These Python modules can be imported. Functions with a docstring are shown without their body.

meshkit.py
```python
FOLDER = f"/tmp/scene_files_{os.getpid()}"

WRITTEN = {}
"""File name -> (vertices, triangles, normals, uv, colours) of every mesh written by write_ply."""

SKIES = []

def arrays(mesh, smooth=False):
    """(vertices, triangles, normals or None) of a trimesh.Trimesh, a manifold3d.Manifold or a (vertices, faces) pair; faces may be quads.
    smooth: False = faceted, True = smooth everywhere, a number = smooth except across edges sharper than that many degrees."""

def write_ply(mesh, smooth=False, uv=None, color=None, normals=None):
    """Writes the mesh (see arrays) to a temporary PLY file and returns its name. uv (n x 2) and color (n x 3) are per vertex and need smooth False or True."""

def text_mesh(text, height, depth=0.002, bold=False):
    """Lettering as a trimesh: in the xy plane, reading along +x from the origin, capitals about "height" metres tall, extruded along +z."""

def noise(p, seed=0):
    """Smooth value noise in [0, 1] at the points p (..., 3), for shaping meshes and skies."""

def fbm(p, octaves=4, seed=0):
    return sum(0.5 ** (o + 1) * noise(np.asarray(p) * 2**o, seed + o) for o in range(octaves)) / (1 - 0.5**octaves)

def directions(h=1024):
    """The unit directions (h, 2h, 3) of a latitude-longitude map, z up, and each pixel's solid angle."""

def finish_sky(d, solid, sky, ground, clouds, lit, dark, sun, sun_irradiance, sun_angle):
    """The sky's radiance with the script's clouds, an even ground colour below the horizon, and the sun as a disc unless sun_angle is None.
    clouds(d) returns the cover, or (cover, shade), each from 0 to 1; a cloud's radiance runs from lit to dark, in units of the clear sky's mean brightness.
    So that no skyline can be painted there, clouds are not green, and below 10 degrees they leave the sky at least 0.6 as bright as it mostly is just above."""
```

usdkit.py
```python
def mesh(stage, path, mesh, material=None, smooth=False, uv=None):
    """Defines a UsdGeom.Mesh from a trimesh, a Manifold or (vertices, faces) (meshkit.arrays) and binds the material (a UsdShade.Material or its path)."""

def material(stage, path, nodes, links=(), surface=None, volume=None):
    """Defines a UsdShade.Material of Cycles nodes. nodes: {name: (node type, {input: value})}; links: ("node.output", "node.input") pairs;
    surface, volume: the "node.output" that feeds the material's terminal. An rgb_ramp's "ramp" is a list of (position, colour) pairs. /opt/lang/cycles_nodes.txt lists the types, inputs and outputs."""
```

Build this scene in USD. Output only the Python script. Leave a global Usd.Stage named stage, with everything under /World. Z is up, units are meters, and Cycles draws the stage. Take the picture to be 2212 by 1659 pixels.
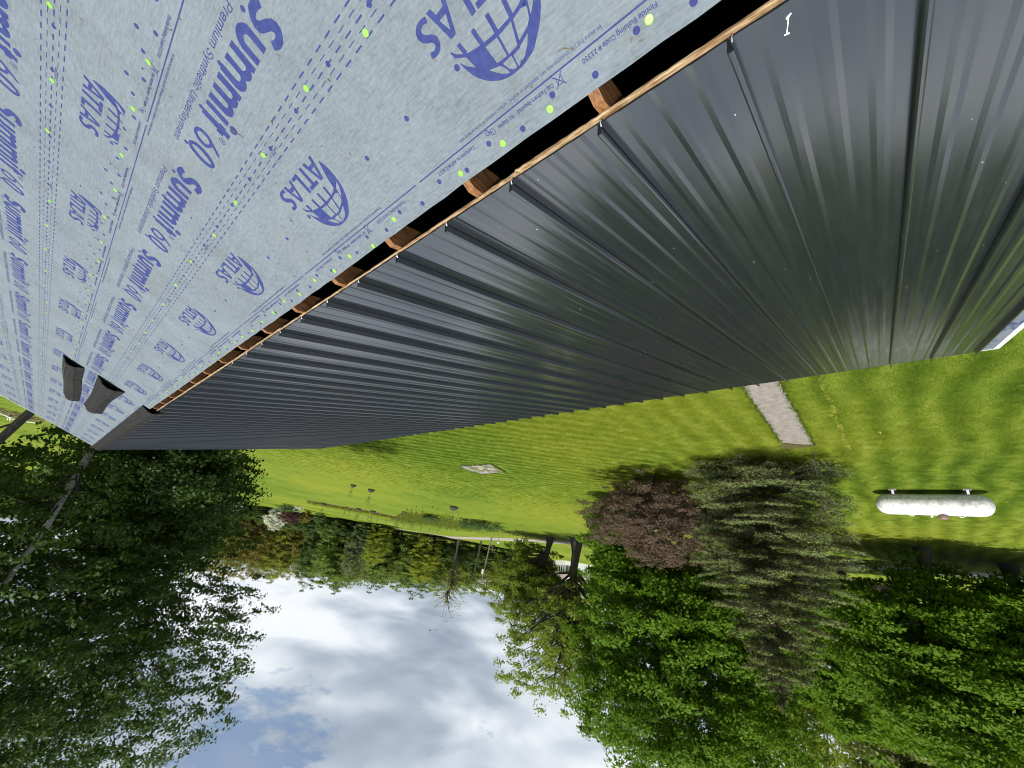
import math, json, numpy as np, trimesh, usdkit, meshkit
from pxr import Usd, UsdGeom, UsdLux, UsdShade, Sdf, Gf, Vt
from shapely.geometry import Polygon, LineString, Point, box as sbox
from shapely.ops import unary_union
from shapely import affinity

stage = Usd.Stage.CreateInMemory()
UsdGeom.SetStageUpAxis(stage, 'Z'); UsdGeom.SetStageMetersPerUnit(stage, 1.0)
UsdGeom.Xform.Define(stage, '/World'); UsdGeom.Scope.Define(stage, '/World/Looks')

# ---------------------------------------------------------------- camera, sky, sun, exposure
RIDGE = 6.0                                   # ridge of the roof above the lawn
PITCH = 0.3106769                             # roof pitch
CT, ST = math.cos(PITCH), math.sin(PITCH)
EYE = np.array([0.6773, 0.0, RIDGE + 1.4045])
TILT, ROLL, YAW = -0.4231464, 0.1721387, -0.7835754
EXPOSURE = 0.75
SUN_AZ, SUN_EL = math.radians(100.0), math.radians(68.0)
SUN_INT, SUN_ANGLE = 1.25, 1.2
SKY = 0.0502


def camera():
    f = np.array([math.sin(YAW) * math.cos(TILT), math.cos(YAW) * math.cos(TILT), math.sin(TILT)])
    r = np.array([math.cos(YAW), -math.sin(YAW), 0.0]); u = np.cross(r, f)
    r2, u2 = math.cos(ROLL) * r + math.sin(ROLL) * u, -math.sin(ROLL) * r + math.cos(ROLL) * u
    c = UsdGeom.Camera.Define(stage, '/World/camera')      # the photograph was taken with the phone upside down
    m = np.eye(4); m[0, :3], m[1, :3], m[2, :3], m[3, :3] = -r2, -u2, -f, EYE
    c.AddTransformOp().Set(Gf.Matrix4d(*[float(x) for x in m.ravel()]))
    c.CreateFocalLengthAttr(36.0 * 887.19 / 2212.0); c.CreateHorizontalApertureAttr(36.0); c.CreateVerticalApertureAttr(27.0)
    c.CreateClippingRangeAttr(Gf.Vec2f(0.05, 5000)); c.CreateExposureAttr(EXPOSURE)


camera()
sun_dir = np.array([math.sin(SUN_AZ) * math.cos(SUN_EL), math.cos(SUN_AZ) * math.cos(SUN_EL), math.sin(SUN_EL)])


def sun():
    s = UsdLux.DistantLight.Define(stage, '/World/sun')
    z = sun_dir; x = np.cross([0, 0, 1.0], z); x /= np.linalg.norm(x); y = np.cross(z, x)
    m = np.eye(4); m[0, :3], m[1, :3], m[2, :3] = x, y, z
    s.AddTransformOp().Set(Gf.Matrix4d(*[float(v) for v in m.ravel()]))
    s.CreateIntensityAttr(SUN_INT); s.CreateAngleAttr(SUN_ANGLE); s.CreateNormalizeAttr(True); s.CreateColorAttr(Gf.Vec3f(1.0, 0.95, 0.86))


sun()
mat = lambda name, *a, **k: usdkit.material(stage, '/World/Looks/' + name, *a, **k)
blue_hole = np.array([-0.395, 0.842, 0.366]); blue_hole /= np.linalg.norm(blue_hole)
bright_dir = np.array([-0.30, 0.93, 0.27]); bright_dir /= np.linalg.norm(bright_dir)
sky = mat('sky_material', {
    'tc': ('texture_coordinate', {}), 'sep': ('separate_xyz', {}),
    'st': ('sky_texture', {'sky_type': 'single_scattering', 'sun_disc': False, 'sun_elevation': SUN_EL, 'sun_rotation': SUN_AZ, 'altitude': 200.0, 'air_density': 1.0, 'aerosol_density': 1.6, 'ozone_density': 1.5}),
    'zc': ('math', {'math_type': 'maximum', 'value2': 0.0}), 'zp': ('math', {'math_type': 'add', 'value2': 0.22}),
    'px': ('math', {'math_type': 'divide'}), 'py': ('math', {'math_type': 'divide'}), 'pv': ('combine_xyz', {'z': 0.37}),
    'n1': ('noise_texture', {'scale': 1.05, 'detail': 4.0, 'roughness': 0.42, 'distortion': 0.15}),
    'n2': ('noise_texture', {'scale': 2.6, 'detail': 5.0, 'roughness': 0.45, 'distortion': 0.3}), 'off': ('vector_math', {'math_type': 'add', 'vector2': (7.3, 2.1, 1.0)}),
    'nh': ('noise_texture', {'scale': 8.0, 'detail': 6.0, 'roughness': 0.6}),
    'hd': ('vector_math', {'math_type': 'dot_product', 'vector2': tuple(blue_hole)}),
    'hs': ('map_range', {'from_min': 0.987, 'from_max': 0.9992, 'to_min': 0.0, 'to_max': 0.55, 'clamp': True}),
    'nhm': ('map_range', {'from_min': 0.35, 'from_max': 0.65, 'to_min': -0.22, 'to_max': 0.22}),
    'hsum': ('math', {'math_type': 'add'}), 'cov': ('map_range', {'from_min': 0.20, 'from_max': 0.44, 'to_min': 1.0, 'to_max': 0.22, 'clamp': True}),
    'cl': ('rgb_ramp', {'ramp': [(0.0, (3.4, 4.1, 5.1)), (0.40, (3.6, 4.35, 5.4)), (0.46, (5.0, 5.8, 6.8)), (0.52, (7.6, 8.3, 9.1)), (0.58, (10.2, 10.6, 11.1)), (1.0, (12.0, 12.2, 12.4))]}),
    'nm': ('mix_float', {'fac': 0.38}), 'sd': ('vector_math', {'math_type': 'dot_product', 'vector2': tuple(sun_dir)}), 'sg': ('map_range', {'from_min': 0.45, 'from_max': 1.0, 'to_min': 1.07, 'to_max': 1.4, 'clamp': True}), 'cs': ('vector_math', {'math_type': 'scale'}), 'ss': ('vector_math', {'math_type': 'scale', 'scale': 1.45}),
    'mx': ('mix_color', {'blend_type': 'mix'}),
    'bg': ('background_shader', {'strength': SKY})},
    [('tc.generated', 'sep.vector'), ('sep.z', 'zc.value1'), ('zc.value', 'zp.value1'), ('sep.x', 'px.value1'), ('zp.value', 'px.value2'), ('sep.y', 'py.value1'), ('zp.value', 'py.value2'),
     ('px.value', 'pv.x'), ('py.value', 'pv.y'), ('pv.vector', 'n1.vector'), ('pv.vector', 'off.vector1'), ('off.vector', 'n2.vector'), ('pv.vector', 'nh.vector'),
     ('tc.generated', 'hd.vector1'), ('hd.value', 'hs.value'), ('nh.fac', 'nhm.value'), ('hs.result', 'hsum.value1'), ('nhm.result', 'hsum.value2'), ('hsum.value', 'cov.value'),
     ('n1.fac', 'nm.a'), ('n2.fac', 'nm.b'), ('nm.result', 'cl.fac'), ('st.color', 'ss.vector1'), ('ss.vector', 'mx.a'), ('cl.color', 'cs.vector1'), ('tc.generated', 'sd.vector1'), ('sd.value', 'sg.value'), ('sg.result', 'cs.scale'), ('cs.vector', 'mx.b'), ('cov.result', 'mx.fac'), ('mx.result', 'bg.color')], surface='bg.background')
dome = UsdLux.DomeLight.Define(stage, '/World/sky')
UsdShade.MaterialBindingAPI.Apply(dome.GetPrim()).Bind(sky)

# ---------------------------------------------------------------- helpers
used = {}


def numbered(base):
    k = used.get(base, 0); used[base] = k + 1
    return base if k == 0 else '%s_%03d' % (base, k)


def tag(p, label=None, cat=None, group=None, kind=None):
    for k, v in (('label', label), ('category', cat), ('group', group), ('kind', kind)):
        if v:
            p.SetCustomDataByKey(k, v)
    return p


def thing(name, label, cat, loc=(0, 0, 0), group=None):
    x = UsdGeom.Xform.Define(stage, numbered('/World/' + name))
    x.AddTranslateOp().Set(Gf.Vec3d(*map(float, loc))); x.AddRotateZOp().Set(0.0); x.AddScaleOp().Set(Gf.Vec3f(1, 1, 1))
    p = tag(x.GetPrim(), label, cat, group)
    p.SetCustomDataByKey('label', label)
    return p


ORIGIN = {}


def obj(name, mesh, m, parent=None, smooth=False, label=None, kind=None):
    """One Mesh prim. Under a thing the vertices are given relative to the thing's base."""
    path = numbered((str(parent.GetPath()) if parent else '/World') + '/' + name)
    p = usdkit.mesh(stage, path, mesh, m, smooth=smooth).GetPrim()
    return tag(p, label, kind=kind)


def copy(src, loc, rz=0.0, sc=1.0, label=None, group=None):
    x = UsdGeom.Xform.Define(stage, numbered('/World/' + src.GetName().rstrip('0123456789_') if src.GetName()[-1].isdigit() else '/World/' + src.GetName()))
    p = x.GetPrim(); p.GetReferences().AddInternalReference(src.GetPath()); p.SetInstanceable(True)
    sc = sc if np.ndim(sc) else (sc, sc, sc)
    p.GetAttribute('xformOp:translate').Set(Gf.Vec3d(*map(float, loc))); p.GetAttribute('xformOp:rotateZ').Set(float(math.degrees(rz))); p.GetAttribute('xformOp:scale').Set(Gf.Vec3f(*map(float, sc)))
    return tag(p, label, src.GetCustomDataByKey('category'), group or src.GetCustomDataByKey('group'))


def place(p, loc, rz=0.0, sc=1.0):
    sc = sc if np.ndim(sc) else (sc, sc, sc)
    p.GetAttribute('xformOp:translate').Set(Gf.Vec3d(*map(float, loc))); p.GetAttribute('xformOp:rotateZ').Set(float(math.degrees(rz))); p.GetAttribute('xformOp:scale').Set(Gf.Vec3f(*map(float, sc)))


def bx(x0, x1, y0, y1, z0, z1):
    b = trimesh.creation.box((x1 - x0, y1 - y0, z1 - z0)); b.apply_translation(((x0 + x1) / 2, (y0 + y1) / 2, (z0 + z1) / 2))
    return b


def join(ms):
    return trimesh.util.concatenate([m if isinstance(m, trimesh.Trimesh) else trimesh.Trimesh(*m, process=False) for m in ms])


def tube(pts, rad, n=7, cap=True):
    """A tapered tube along pts with a radius at every point."""
    pts = np.asarray(pts, float); rad = np.broadcast_to(rad, len(pts))
    d = np.gradient(pts, axis=0); d /= np.linalg.norm(d, axis=1, keepdims=True) + 1e-12
    a = np.where(np.abs(d[:, 2:3]) < 0.9, [[0, 0, 1.0]], [[1.0, 0, 0]]); a = np.cross(d, a); a /= np.linalg.norm(a, axis=1, keepdims=True)
    b = np.cross(d, a); t = np.linspace(0, 2 * np.pi, n, endpoint=False)
    v = pts[:, None] + rad[:, None, None] * (np.cos(t)[None, :, None] * a[:, None] + np.sin(t)[None, :, None] * b[:, None])
    k = len(pts); i, j = np.meshgrid(np.arange(k - 1), np.arange(n), indexing='ij'); i, j = i.ravel(), j.ravel(); jn = (j + 1) % n
    q = np.stack([i * n + j, i * n + jn, (i + 1) * n + jn, (i + 1) * n + j], 1)
    f = np.vstack([q[:, [0, 1, 2]], q[:, [0, 2, 3]]]); v = v.reshape(-1, 3)
    if cap:
        c = len(v); v = np.vstack([v, pts[:1], pts[-1:]]); jj = np.arange(n)
        f = np.vstack([f, np.stack([np.full(n, c), (jj + 1) % n, jj], 1), np.stack([np.full(n, c + 1), (k - 1) * n + jj, (k - 1) * n + (jj + 1) % n], 1)])
    return trimesh.Trimesh(v, f, process=False)


def prism_y(prof, y0, y1):
    """Closed (x, z) outline extruded along y."""
    m = trimesh.creation.extrude_polygon(Polygon(prof), y1 - y0, engine='earcut')
    v = m.vertices; out = np.stack([v[:, 0], y1 - v[:, 2], v[:, 1]], 1)
    return trimesh.Trimesh(out, m.faces, process=False)


def roofR(t, y, h=0.0):
    """Points of the right slope: t metres down from the ridge, y along it, h above it."""
    t, y, h = np.broadcast_arrays(np.asarray(t, float), np.asarray(y, float), np.asarray(h, float))
    return np.stack([t * CT + h * ST, y, RIDGE - t * ST + h * CT], -1)


def roofL(t, y, h=0.0):
    q = roofR(t, y, h); q[..., 0] *= -1
    return q


# ---------------------------------------------------------------- materials
PB = 'principled_bsdf'


def simple(name, col, rough=0.6, **k):
    return mat(name, {'p': (PB, dict(base_color=col, roughness=rough, **k))}, surface='p.BSDF')


def noisy(name, c0, c1, scale=8.0, rough=0.7, detail=6.0, bump=0.0, bscale=None, lo=0.35, hi=0.65, vec=None, bdist=0.01, **k):
    """Two colours mixed by noise over the object's own coordinates, with a fine bump."""
    n = {'tc': ('texture_coordinate', {}), 'mp': ('mapping', {'scale': vec or (1, 1, 1)}), 'n': ('noise_texture', {'scale': scale, 'detail': detail, 'roughness': 0.6}),
         'r': ('rgb_ramp', {'ramp': [(lo, c0), (hi, c1)]}), 'p': (PB, dict(roughness=rough, **k))}
    l = [('tc.object', 'mp.vector'), ('mp.vector', 'n.vector'), ('n.fac', 'r.fac'), ('r.color', 'p.base_color')]
    if bump:
        n['b'] = ('bump', {'strength': bump, 'distance': bdist}); n['n2'] = ('noise_texture', {'scale': bscale or scale * 3, 'detail': 4.0})
        l += [('mp.vector', 'n2.vector'), ('n2.fac', 'b.height'), ('b.normal', 'p.normal')]
    return mat(name, n, l, surface='p.BSDF')


def leaf_mat(name, cols, trans=0.35, rough=0.6, spec=0.15):
    ramp = [(i / (len(cols) - 1), c) for i, c in enumerate(cols)]
    tr = [(a, tuple(np.minimum(np.array(c) * [1.3, 1.25, 0.7], 1))) for a, c in ramp]
    return mat(name, {'g': ('geometry', {}), 'r': ('rgb_ramp', {'ramp': ramp}), 'r2': ('rgb_ramp', {'ramp': tr}), 'p': (PB, {'roughness': rough, 'specular_ior_level': spec}), 't': ('translucent_bsdf', {}), 'm': ('mix_closure', {'fac': trans})},
               [('g.random_per_island', 'r.fac'), ('g.random_per_island', 'r2.fac'), ('r.color', 'p.base_color'), ('r2.color', 't.color'), ('p.BSDF', 'm.closure1'), ('t.BSDF', 'm.closure2')], surface='m.closure')


# roof sheet metal: dark grey paint, semi-gloss, a little dusty
metal = mat('painted_steel', {
    'tc': ('texture_coordinate', {}), 'n': ('noise_texture', {'scale': 2.2, 'detail': 8.0, 'roughness': 0.65}), 'nf': ('noise_texture', {'scale': 55.0, 'detail': 3.0}),
    'mp': ('mapping', {'scale': (0.5, 6.0, 0.5)}), 'ns': ('noise_texture', {'scale': 4.0, 'detail': 5.0}),
    'c': ('rgb_ramp', {'ramp': [(0.3, (0.0075, 0.0095, 0.0125)), (0.62, (0.0095, 0.012, 0.0155)), (0.72, (0.013, 0.0155, 0.019)), (0.8, (0.024, 0.026, 0.028))]}), 'rr': ('map_range', {'from_min': 0.3, 'from_max': 0.7, 'to_min': 0.15, 'to_max': 0.21}),
    'b': ('bump', {'strength': 0.03, 'distance': 0.015}), 'p': (PB, {'metallic': 0.0, 'specular_ior_level': 0.85, 'ior': 2.05})},
    [('tc.object', 'n.vector'), ('tc.object', 'nf.vector'), ('tc.object', 'mp.vector'), ('mp.vector', 'ns.vector'), ('n.fac', 'c.fac'), ('c.color', 'p.base_color'), ('ns.fac', 'rr.value'), ('rr.result', 'p.roughness'), ('n.fac', 'b.height'), ('b.normal', 'p.normal')], surface='p.BSDF')
seam_metal = simple('seam_steel', (0.05, 0.055, 0.065), 0.3, specular_ior_level=0.6)
cloth = mat('underlayment_sheet', {
    'tc': ('texture_coordinate', {}), 'n': ('noise_texture', {'scale': 3.0, 'detail': 9.0, 'roughness': 0.7}), 'nf': ('noise_texture', {'scale': 70.0, 'detail': 4.0, 'roughness': 0.7}),
    'mp': ('mapping', {'scale': (90.0, 12.0, 90.0)}), 'ns': ('noise_texture', {'scale': 1.6, 'detail': 3.0}), 'mix': ('mix_float', {'fac': 0.5}), 'mix2': ('mix_float', {'fac': 0.35}),
    'c': ('rgb_ramp', {'ramp': [(0.34, (0.074, 0.092, 0.108)), (0.5, (0.112, 0.135, 0.156)), (0.66, (0.146, 0.171, 0.194))]}),
    'nb': ('noise_texture', {'scale': 5.0, 'detail': 3.0}), 'bm': ('mix_float', {'fac': 0.25}), 'b': ('bump', {'strength': 0.5, 'distance': 0.008}), 'nd': ('noise_texture', {'scale': 1.1, 'detail': 9.0, 'roughness': 0.72}), 'nds': ('map_range', {'from_min': 0.52, 'from_max': 0.72, 'to_min': 0.0, 'to_max': 0.42, 'clamp': True}), 'dm': ('mix_color', {'b': (0.085, 0.090, 0.088)}), 'p': (PB, {'roughness': 0.85, 'specular_ior_level': 0.08})},
    [('tc.object', 'n.vector'), ('tc.object', 'nf.vector'), ('tc.object', 'mp.vector'), ('mp.vector', 'ns.vector'), ('nf.fac', 'mix.a'), ('ns.fac', 'mix.b'), ('mix.result', 'mix2.a'), ('n.fac', 'mix2.b'), ('mix2.result', 'c.fac'), ('c.color', 'dm.a'), ('tc.object', 'nd.vector'), ('nd.fac', 'nds.value'), ('nds.result', 'dm.fac'), ('dm.result', 'p.base_color'),
     ('tc.object', 'nb.vector'), ('nb.fac', 'bm.a'), ('mix.result', 'bm.b'), ('bm.result', 'b.height'), ('b.normal', 'p.normal')], surface='p.BSDF')
ink = noisy('blue_print', (0.021, 0.029, 0.108), (0.030, 0.041, 0.132), scale=40.0, rough=0.8, specular_ior_level=0.1)
osb = noisy('strand_board', (0.13, 0.068, 0.024), (0.36, 0.265, 0.155), scale=30.0, rough=0.8, vec=(1.5, 0.35, 2.5), lo=0.38, hi=0.6, bump=0.6, bscale=60.0)
lumber = noisy('pine_lumber', (0.07, 0.026, 0.008), (0.25, 0.115, 0.035), scale=26.0, rough=0.75, vec=(0.6, 9.0, 4.0), bump=0.3)
dark_in = simple('dark_insulation', (0.03, 0.028, 0.025), 0.9)
white_trim = noisy('white_trim', (0.62, 0.63, 0.64), (0.72, 0.73, 0.74), scale=3.0, rough=0.4)
siding = simple('wall_siding', (0.55, 0.55, 0.53), 0.6)
vent_mat = noisy('vent_plastic', (0.010, 0.0098, 0.010), (0.022, 0.0217, 0.0217), scale=5.0, specular_ior_level=0.12, rough=0.6, vec=(9.0, 0.8, 9.0), bump=0.15)
cap_mat = simple('cap_plastic', (0.17, 0.38, 0.05), 0.4, subsurface_weight=0.0)
steel = simple('bright_steel', (0.6, 0.6, 0.62), 0.3, metallic=1.0)
white_bit = simple('white_scrap', (0.8, 0.8, 0.78), 0.6)
litter_mat = noisy('dry_litter', (0.05, 0.035, 0.02), (0.16, 0.11, 0.06), scale=30.0)
bark = noisy('grey_bark', (0.035, 0.030, 0.025), (0.11, 0.095, 0.08), scale=6.0, rough=0.9, vec=(4, 4, 0.7), bump=0.8, bscale=14.0, bdist=0.03)
dark_bark = noisy('dark_bark', (0.02, 0.018, 0.015), (0.06, 0.05, 0.042), scale=6.0, rough=0.9, vec=(4, 4, 0.8), bump=0.8, bscale=14.0, bdist=0.03)
birch_bark = noisy('birch_bark', (0.03, 0.027, 0.024), (0.34, 0.325, 0.30), scale=5.0, rough=0.8, vec=(1.0, 1.0, 5.0), lo=0.36, hi=0.46, bump=0.3)
concrete = noisy('concrete', (0.112, 0.100, 0.087), (0.175, 0.158, 0.140), scale=4.0, rough=0.9, detail=9.0, bump=0.4, bscale=60.0)
mossy = mat('mossy_concrete', {
    'tc': ('texture_coordinate', {}), 'n': ('noise_texture', {'scale': 3.2, 'detail': 8.0, 'roughness': 0.65}), 'n2': ('noise_texture', {'scale': 1.3, 'detail': 6.0}), 'mp': ('mapping', {'location': (2.3, 5.1, 0.0)}),
    'r': ('rgb_ramp', {'ramp': [(0.3, (0.07, 0.065, 0.06)), (0.5, (0.14, 0.135, 0.125)), (0.62, (0.27, 0.26, 0.245))]}), 'mk': ('map_range', {'from_min': 0.47, 'from_max': 0.56, 'clamp': True}), 'mx': ('mix_color', {'b': (0.07, 0.07, 0.012)}), 'p': (PB, {'roughness': 0.95})},
    [('tc.object', 'n.vector'), ('tc.object', 'mp.vector'), ('mp.vector', 'n2.vector'), ('n.fac', 'r.fac'), ('n2.fac', 'mk.value'), ('mk.result', 'mx.fac'), ('r.color', 'mx.a'), ('mx.result', 'p.base_color')], surface='p.BSDF')
gravel = noisy('road_gravel', (0.15, 0.135, 0.12), (0.22, 0.20, 0.18), scale=0.8, rough=0.95, detail=9.0, bump=0.5, bscale=10.0)
tank_paint = mat('tank_paint', {
    'tc': ('texture_coordinate', {}), 'mp': ('mapping', {'scale': (7.0, 2.2, 0.9)}), 'n': ('noise_texture', {'scale': 2.2, 'detail': 9.0, 'roughness': 0.7}), 'n3': ('noise_texture', {'scale': 9.0, 'detail': 6.0, 'roughness': 0.7}), 'mx': ('mix_float', {'fac': 0.45}),
    'r': ('rgb_ramp', {'ramp': [(0.36, (0.17, 0.175, 0.17)), (0.45, (0.36, 0.365, 0.365)), (0.54, (0.52, 0.53, 0.54))]}), 'p': (PB, {'roughness': 0.5})},
    [('tc.object', 'mp.vector'), ('mp.vector', 'n.vector'), ('tc.object', 'n3.vector'), ('n.fac', 'mx.a'), ('n3.fac', 'mx.b'), ('mx.result', 'r.fac'), ('r.color', 'p.base_color')], surface='p.BSDF')
dome_mat = simple('brown_dome', (0.13, 0.085, 0.075), 0.6)
pole_mat = noisy('weathered_pole', (0.11, 0.09, 0.065), (0.20, 0.17, 0.13), scale=5.0, rough=0.9, vec=(4, 4, 0.5))
wire_mat = simple('grey_wire', (0.2, 0.2, 0.2), 0.6)
shingle = noisy('pinkish_shingles', (0.22, 0.17, 0.16), (0.32, 0.26, 0.245), scale=2.0, rough=0.9)
glass_dark = simple('dark_window', (0.02, 0.022, 0.025), 0.1)


def grass_material(name='mown_grass', gain=1.0, trans=0.0):
    wave = lambda: ('wave_texture', {'wave_type': 'bands', 'bands_direction': 'x', 'profile': 'sine', 'scale': 0.36, 'distortion': 5.0, 'detail': 4.0, 'detail_scale': 0.8})
    n = {'g': ('geometry', {}), 'sp': ('separate_xyz', {}),
         'm1': ('mapping', {'rotation': (0, 0, math.radians(90)), 'scale': (0.75, 0.75, 0.75)}), 'w1': wave(),      # mown along x beside the house
         'm2': ('mapping', {'rotation': (0, 0, math.radians(38)), 'scale': (0.95, 0.95, 0.95)}), 'w2': wave(),     # mown on the slant in the field
         'sel': ('map_range', {'from_min': 6.0, 'from_max': 12.0, 'clamp': True}), 'ws': ('mix_float', {}),
         'nb': ('noise_texture', {'scale': 0.055, 'detail': 5.0, 'roughness': 0.55}), 'nm': ('noise_texture', {'scale': 0.6, 'detail': 7.0, 'roughness': 0.6}), 'nf': ('noise_texture', {'scale': 9.0, 'detail': 8.0, 'roughness': 0.75}), 'nx': ('noise_texture', {'scale': 34.0, 'detail': 4.0, 'roughness': 0.7}), 'nfe': ('map_range', {'from_min': 0.36, 'from_max': 0.64, 'to_min': 0.22, 'to_max': 0.78}), 'nme': ('map_range', {'from_min': 0.36, 'from_max': 0.64, 'to_min': 0.33, 'to_max': 0.67}),
         'a1': ('mix_float', {'fac': 0.42}), 'a2': ('mix_float', {'fac': 0.30}), 'a3': ('mix_float', {'fac': 0.36}), 'a4': ('mix_float', {'fac': 0.34}),
         'c': ('rgb_ramp', {'ramp': [(a, tuple(1.2 * gain * np.array(c))) for a, c in ((0.40, (0.023, 0.043, 0.005)), (0.455, (0.042, 0.072, 0.007)), (0.505, (0.066, 0.100, 0.010)), (0.55, (0.093, 0.126, 0.016)), (0.61, (0.145, 0.164, 0.036)))]}),
         'sv': ('map_range', {'from_min': 0.42, 'from_max': 0.62, 'to_min': 0.0, 'to_max': 0.45, 'clamp': True}), 'yel': ('mix_color', {'b': tuple(1.2 * gain * np.array((0.112, 0.122, 0.011)))}),
         'b': ('bump', {'strength': 0.9, 'distance': 0.06}), 'bx': ('mix_float', {'fac': 0.5}), 'p': (PB, {'roughness': 0.9, 'specular_ior_level': 0.04})}
    l = [('g.position', 'sp.vector'), ('g.position', 'm1.vector'), ('g.position', 'm2.vector'), ('m1.vector', 'w1.vector'), ('m2.vector', 'w2.vector'), ('sp.y', 'sel.value'), ('w1.fac', 'ws.a'), ('w2.fac', 'ws.b'), ('sel.result', 'ws.fac'),
         ('g.position', 'nb.vector'), ('g.position', 'nm.vector'), ('g.position', 'nf.vector'), ('g.position', 'nx.vector'),
         ('nb.fac', 'a1.a'), ('nm.fac', 'nme.value'), ('nme.result', 'a1.b'), ('nf.fac', 'nfe.value'), ('a1.result', 'a3.a'), ('nfe.result', 'a3.b'), ('a3.result', 'a4.a'), ('nx.fac', 'a4.b'), ('a4.result', 'a2.a'), ('ws.result', 'a2.b'), ('a2.result', 'c.fac'), ('nb.fac', 'sv.value'), ('sv.result', 'yel.fac'), ('c.color', 'yel.a'), ('yel.result', 'p.base_color'),
         ('nf.fac', 'bx.a'), ('nx.fac', 'bx.b'), ('bx.result', 'b.height'), ('b.normal', 'p.normal')]
    # the mowing only shifts the tone a little
    n['wsd'] = ('map_range', {'from_min': 0.0, 'from_max': 1.0, 'to_min': 0.37, 'to_max': 0.65}); l = [x for x in l if x != ('ws.result', 'a2.b')] + [('ws.result', 'wsd.value'), ('wsd.result', 'a2.b')]
    if not trans:
        return mat(name, n, l, surface='p.BSDF')
    n['t'] = ('translucent_bsdf', {}); n['mc'] = ('mix_closure', {'fac': trans}); l = [x for x in l if x[1] != 'p.normal'] + [('yel.result', 't.color'), ('p.BSDF', 'mc.closure1'), ('t.BSDF', 'mc.closure2')]
    return mat(name, n, l, surface='mc.closure')


grass = grass_material(); grass_blades = grass_material('mown_grass_blades', 1.75, 0.45)

# ---------------------------------------------------------------- ground, road, path
def sheet(poly, z, m, name, label, kind=None, cat=None, thick=0.0):
    g = trimesh.creation.extrude_polygon(poly, thick or 0.001, engine='earcut') if thick else None
    if g is None:
        v, f = trimesh.creation.triangulate_polygon(poly, engine='earcut'); g = trimesh.Trimesh(np.c_[v, np.zeros(len(v))], f, process=False)
    g.apply_translation((0, 0, z - (thick if thick else 0)))
    return tag(obj(name, g, m), label, cat, kind=kind)


R = 2500.0
sheet(sbox(-R, -R, R, R), 0.0, grass, 'ground', 'mown green lawn spreading around the building out to the woodland', 'structure')
road_line = LineString([(-48, -70), (-62, -25), (-68.5, -2.5), (-73, 22), (-76.8, 48), (-80, 65), (-88, 87), (-97, 110), (-102, 122), (-112, 140), (-130, 165)])
sheet(road_line.buffer(2.3, join_style=1), 0.012, gravel, 'road', 'pale gravel lane passing behind the lawn trees', 'structure')
drive = LineString([(-97, 112), (-94, 124), (-89, 133), (-92, 141), (-100, 150)])
sheet(drive.buffer(1.6).difference(road_line.buffer(2.35)), 0.008, gravel, 'driveway', 'light gravel loop of a side drive near the woodland', 'structure')
rng = np.random.default_rng(4)
walk = np.array([(-21.6, 2.32), (-6.0, 2.28), (-6.0, 3.26), (-21.0, 3.42)])
edge = []
for (a, b) in zip(walk, np.roll(walk, -1, 0)):
    k = max(2, int(np.linalg.norm(b - a) / 0.09))
    for s in np.linspace(0, 1, k, endpoint=False):
        edge.append(a + (b - a) * s + rng.normal(0, 0.026, 2) + 0.05 * np.sin(np.r_[a + (b - a) * s] * 2.1 + 1.3))
sheet(Polygon(edge).buffer(0), 0.03, concrete, 'path', 'pale concrete footpath ending at the conifer', 'structure', thick=0.12)
dirt = noisy('bare_dirt', (0.030, 0.018, 0.011), (0.07, 0.042, 0.026), scale=6.0, rough=1.0, bump=0.6)
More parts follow.
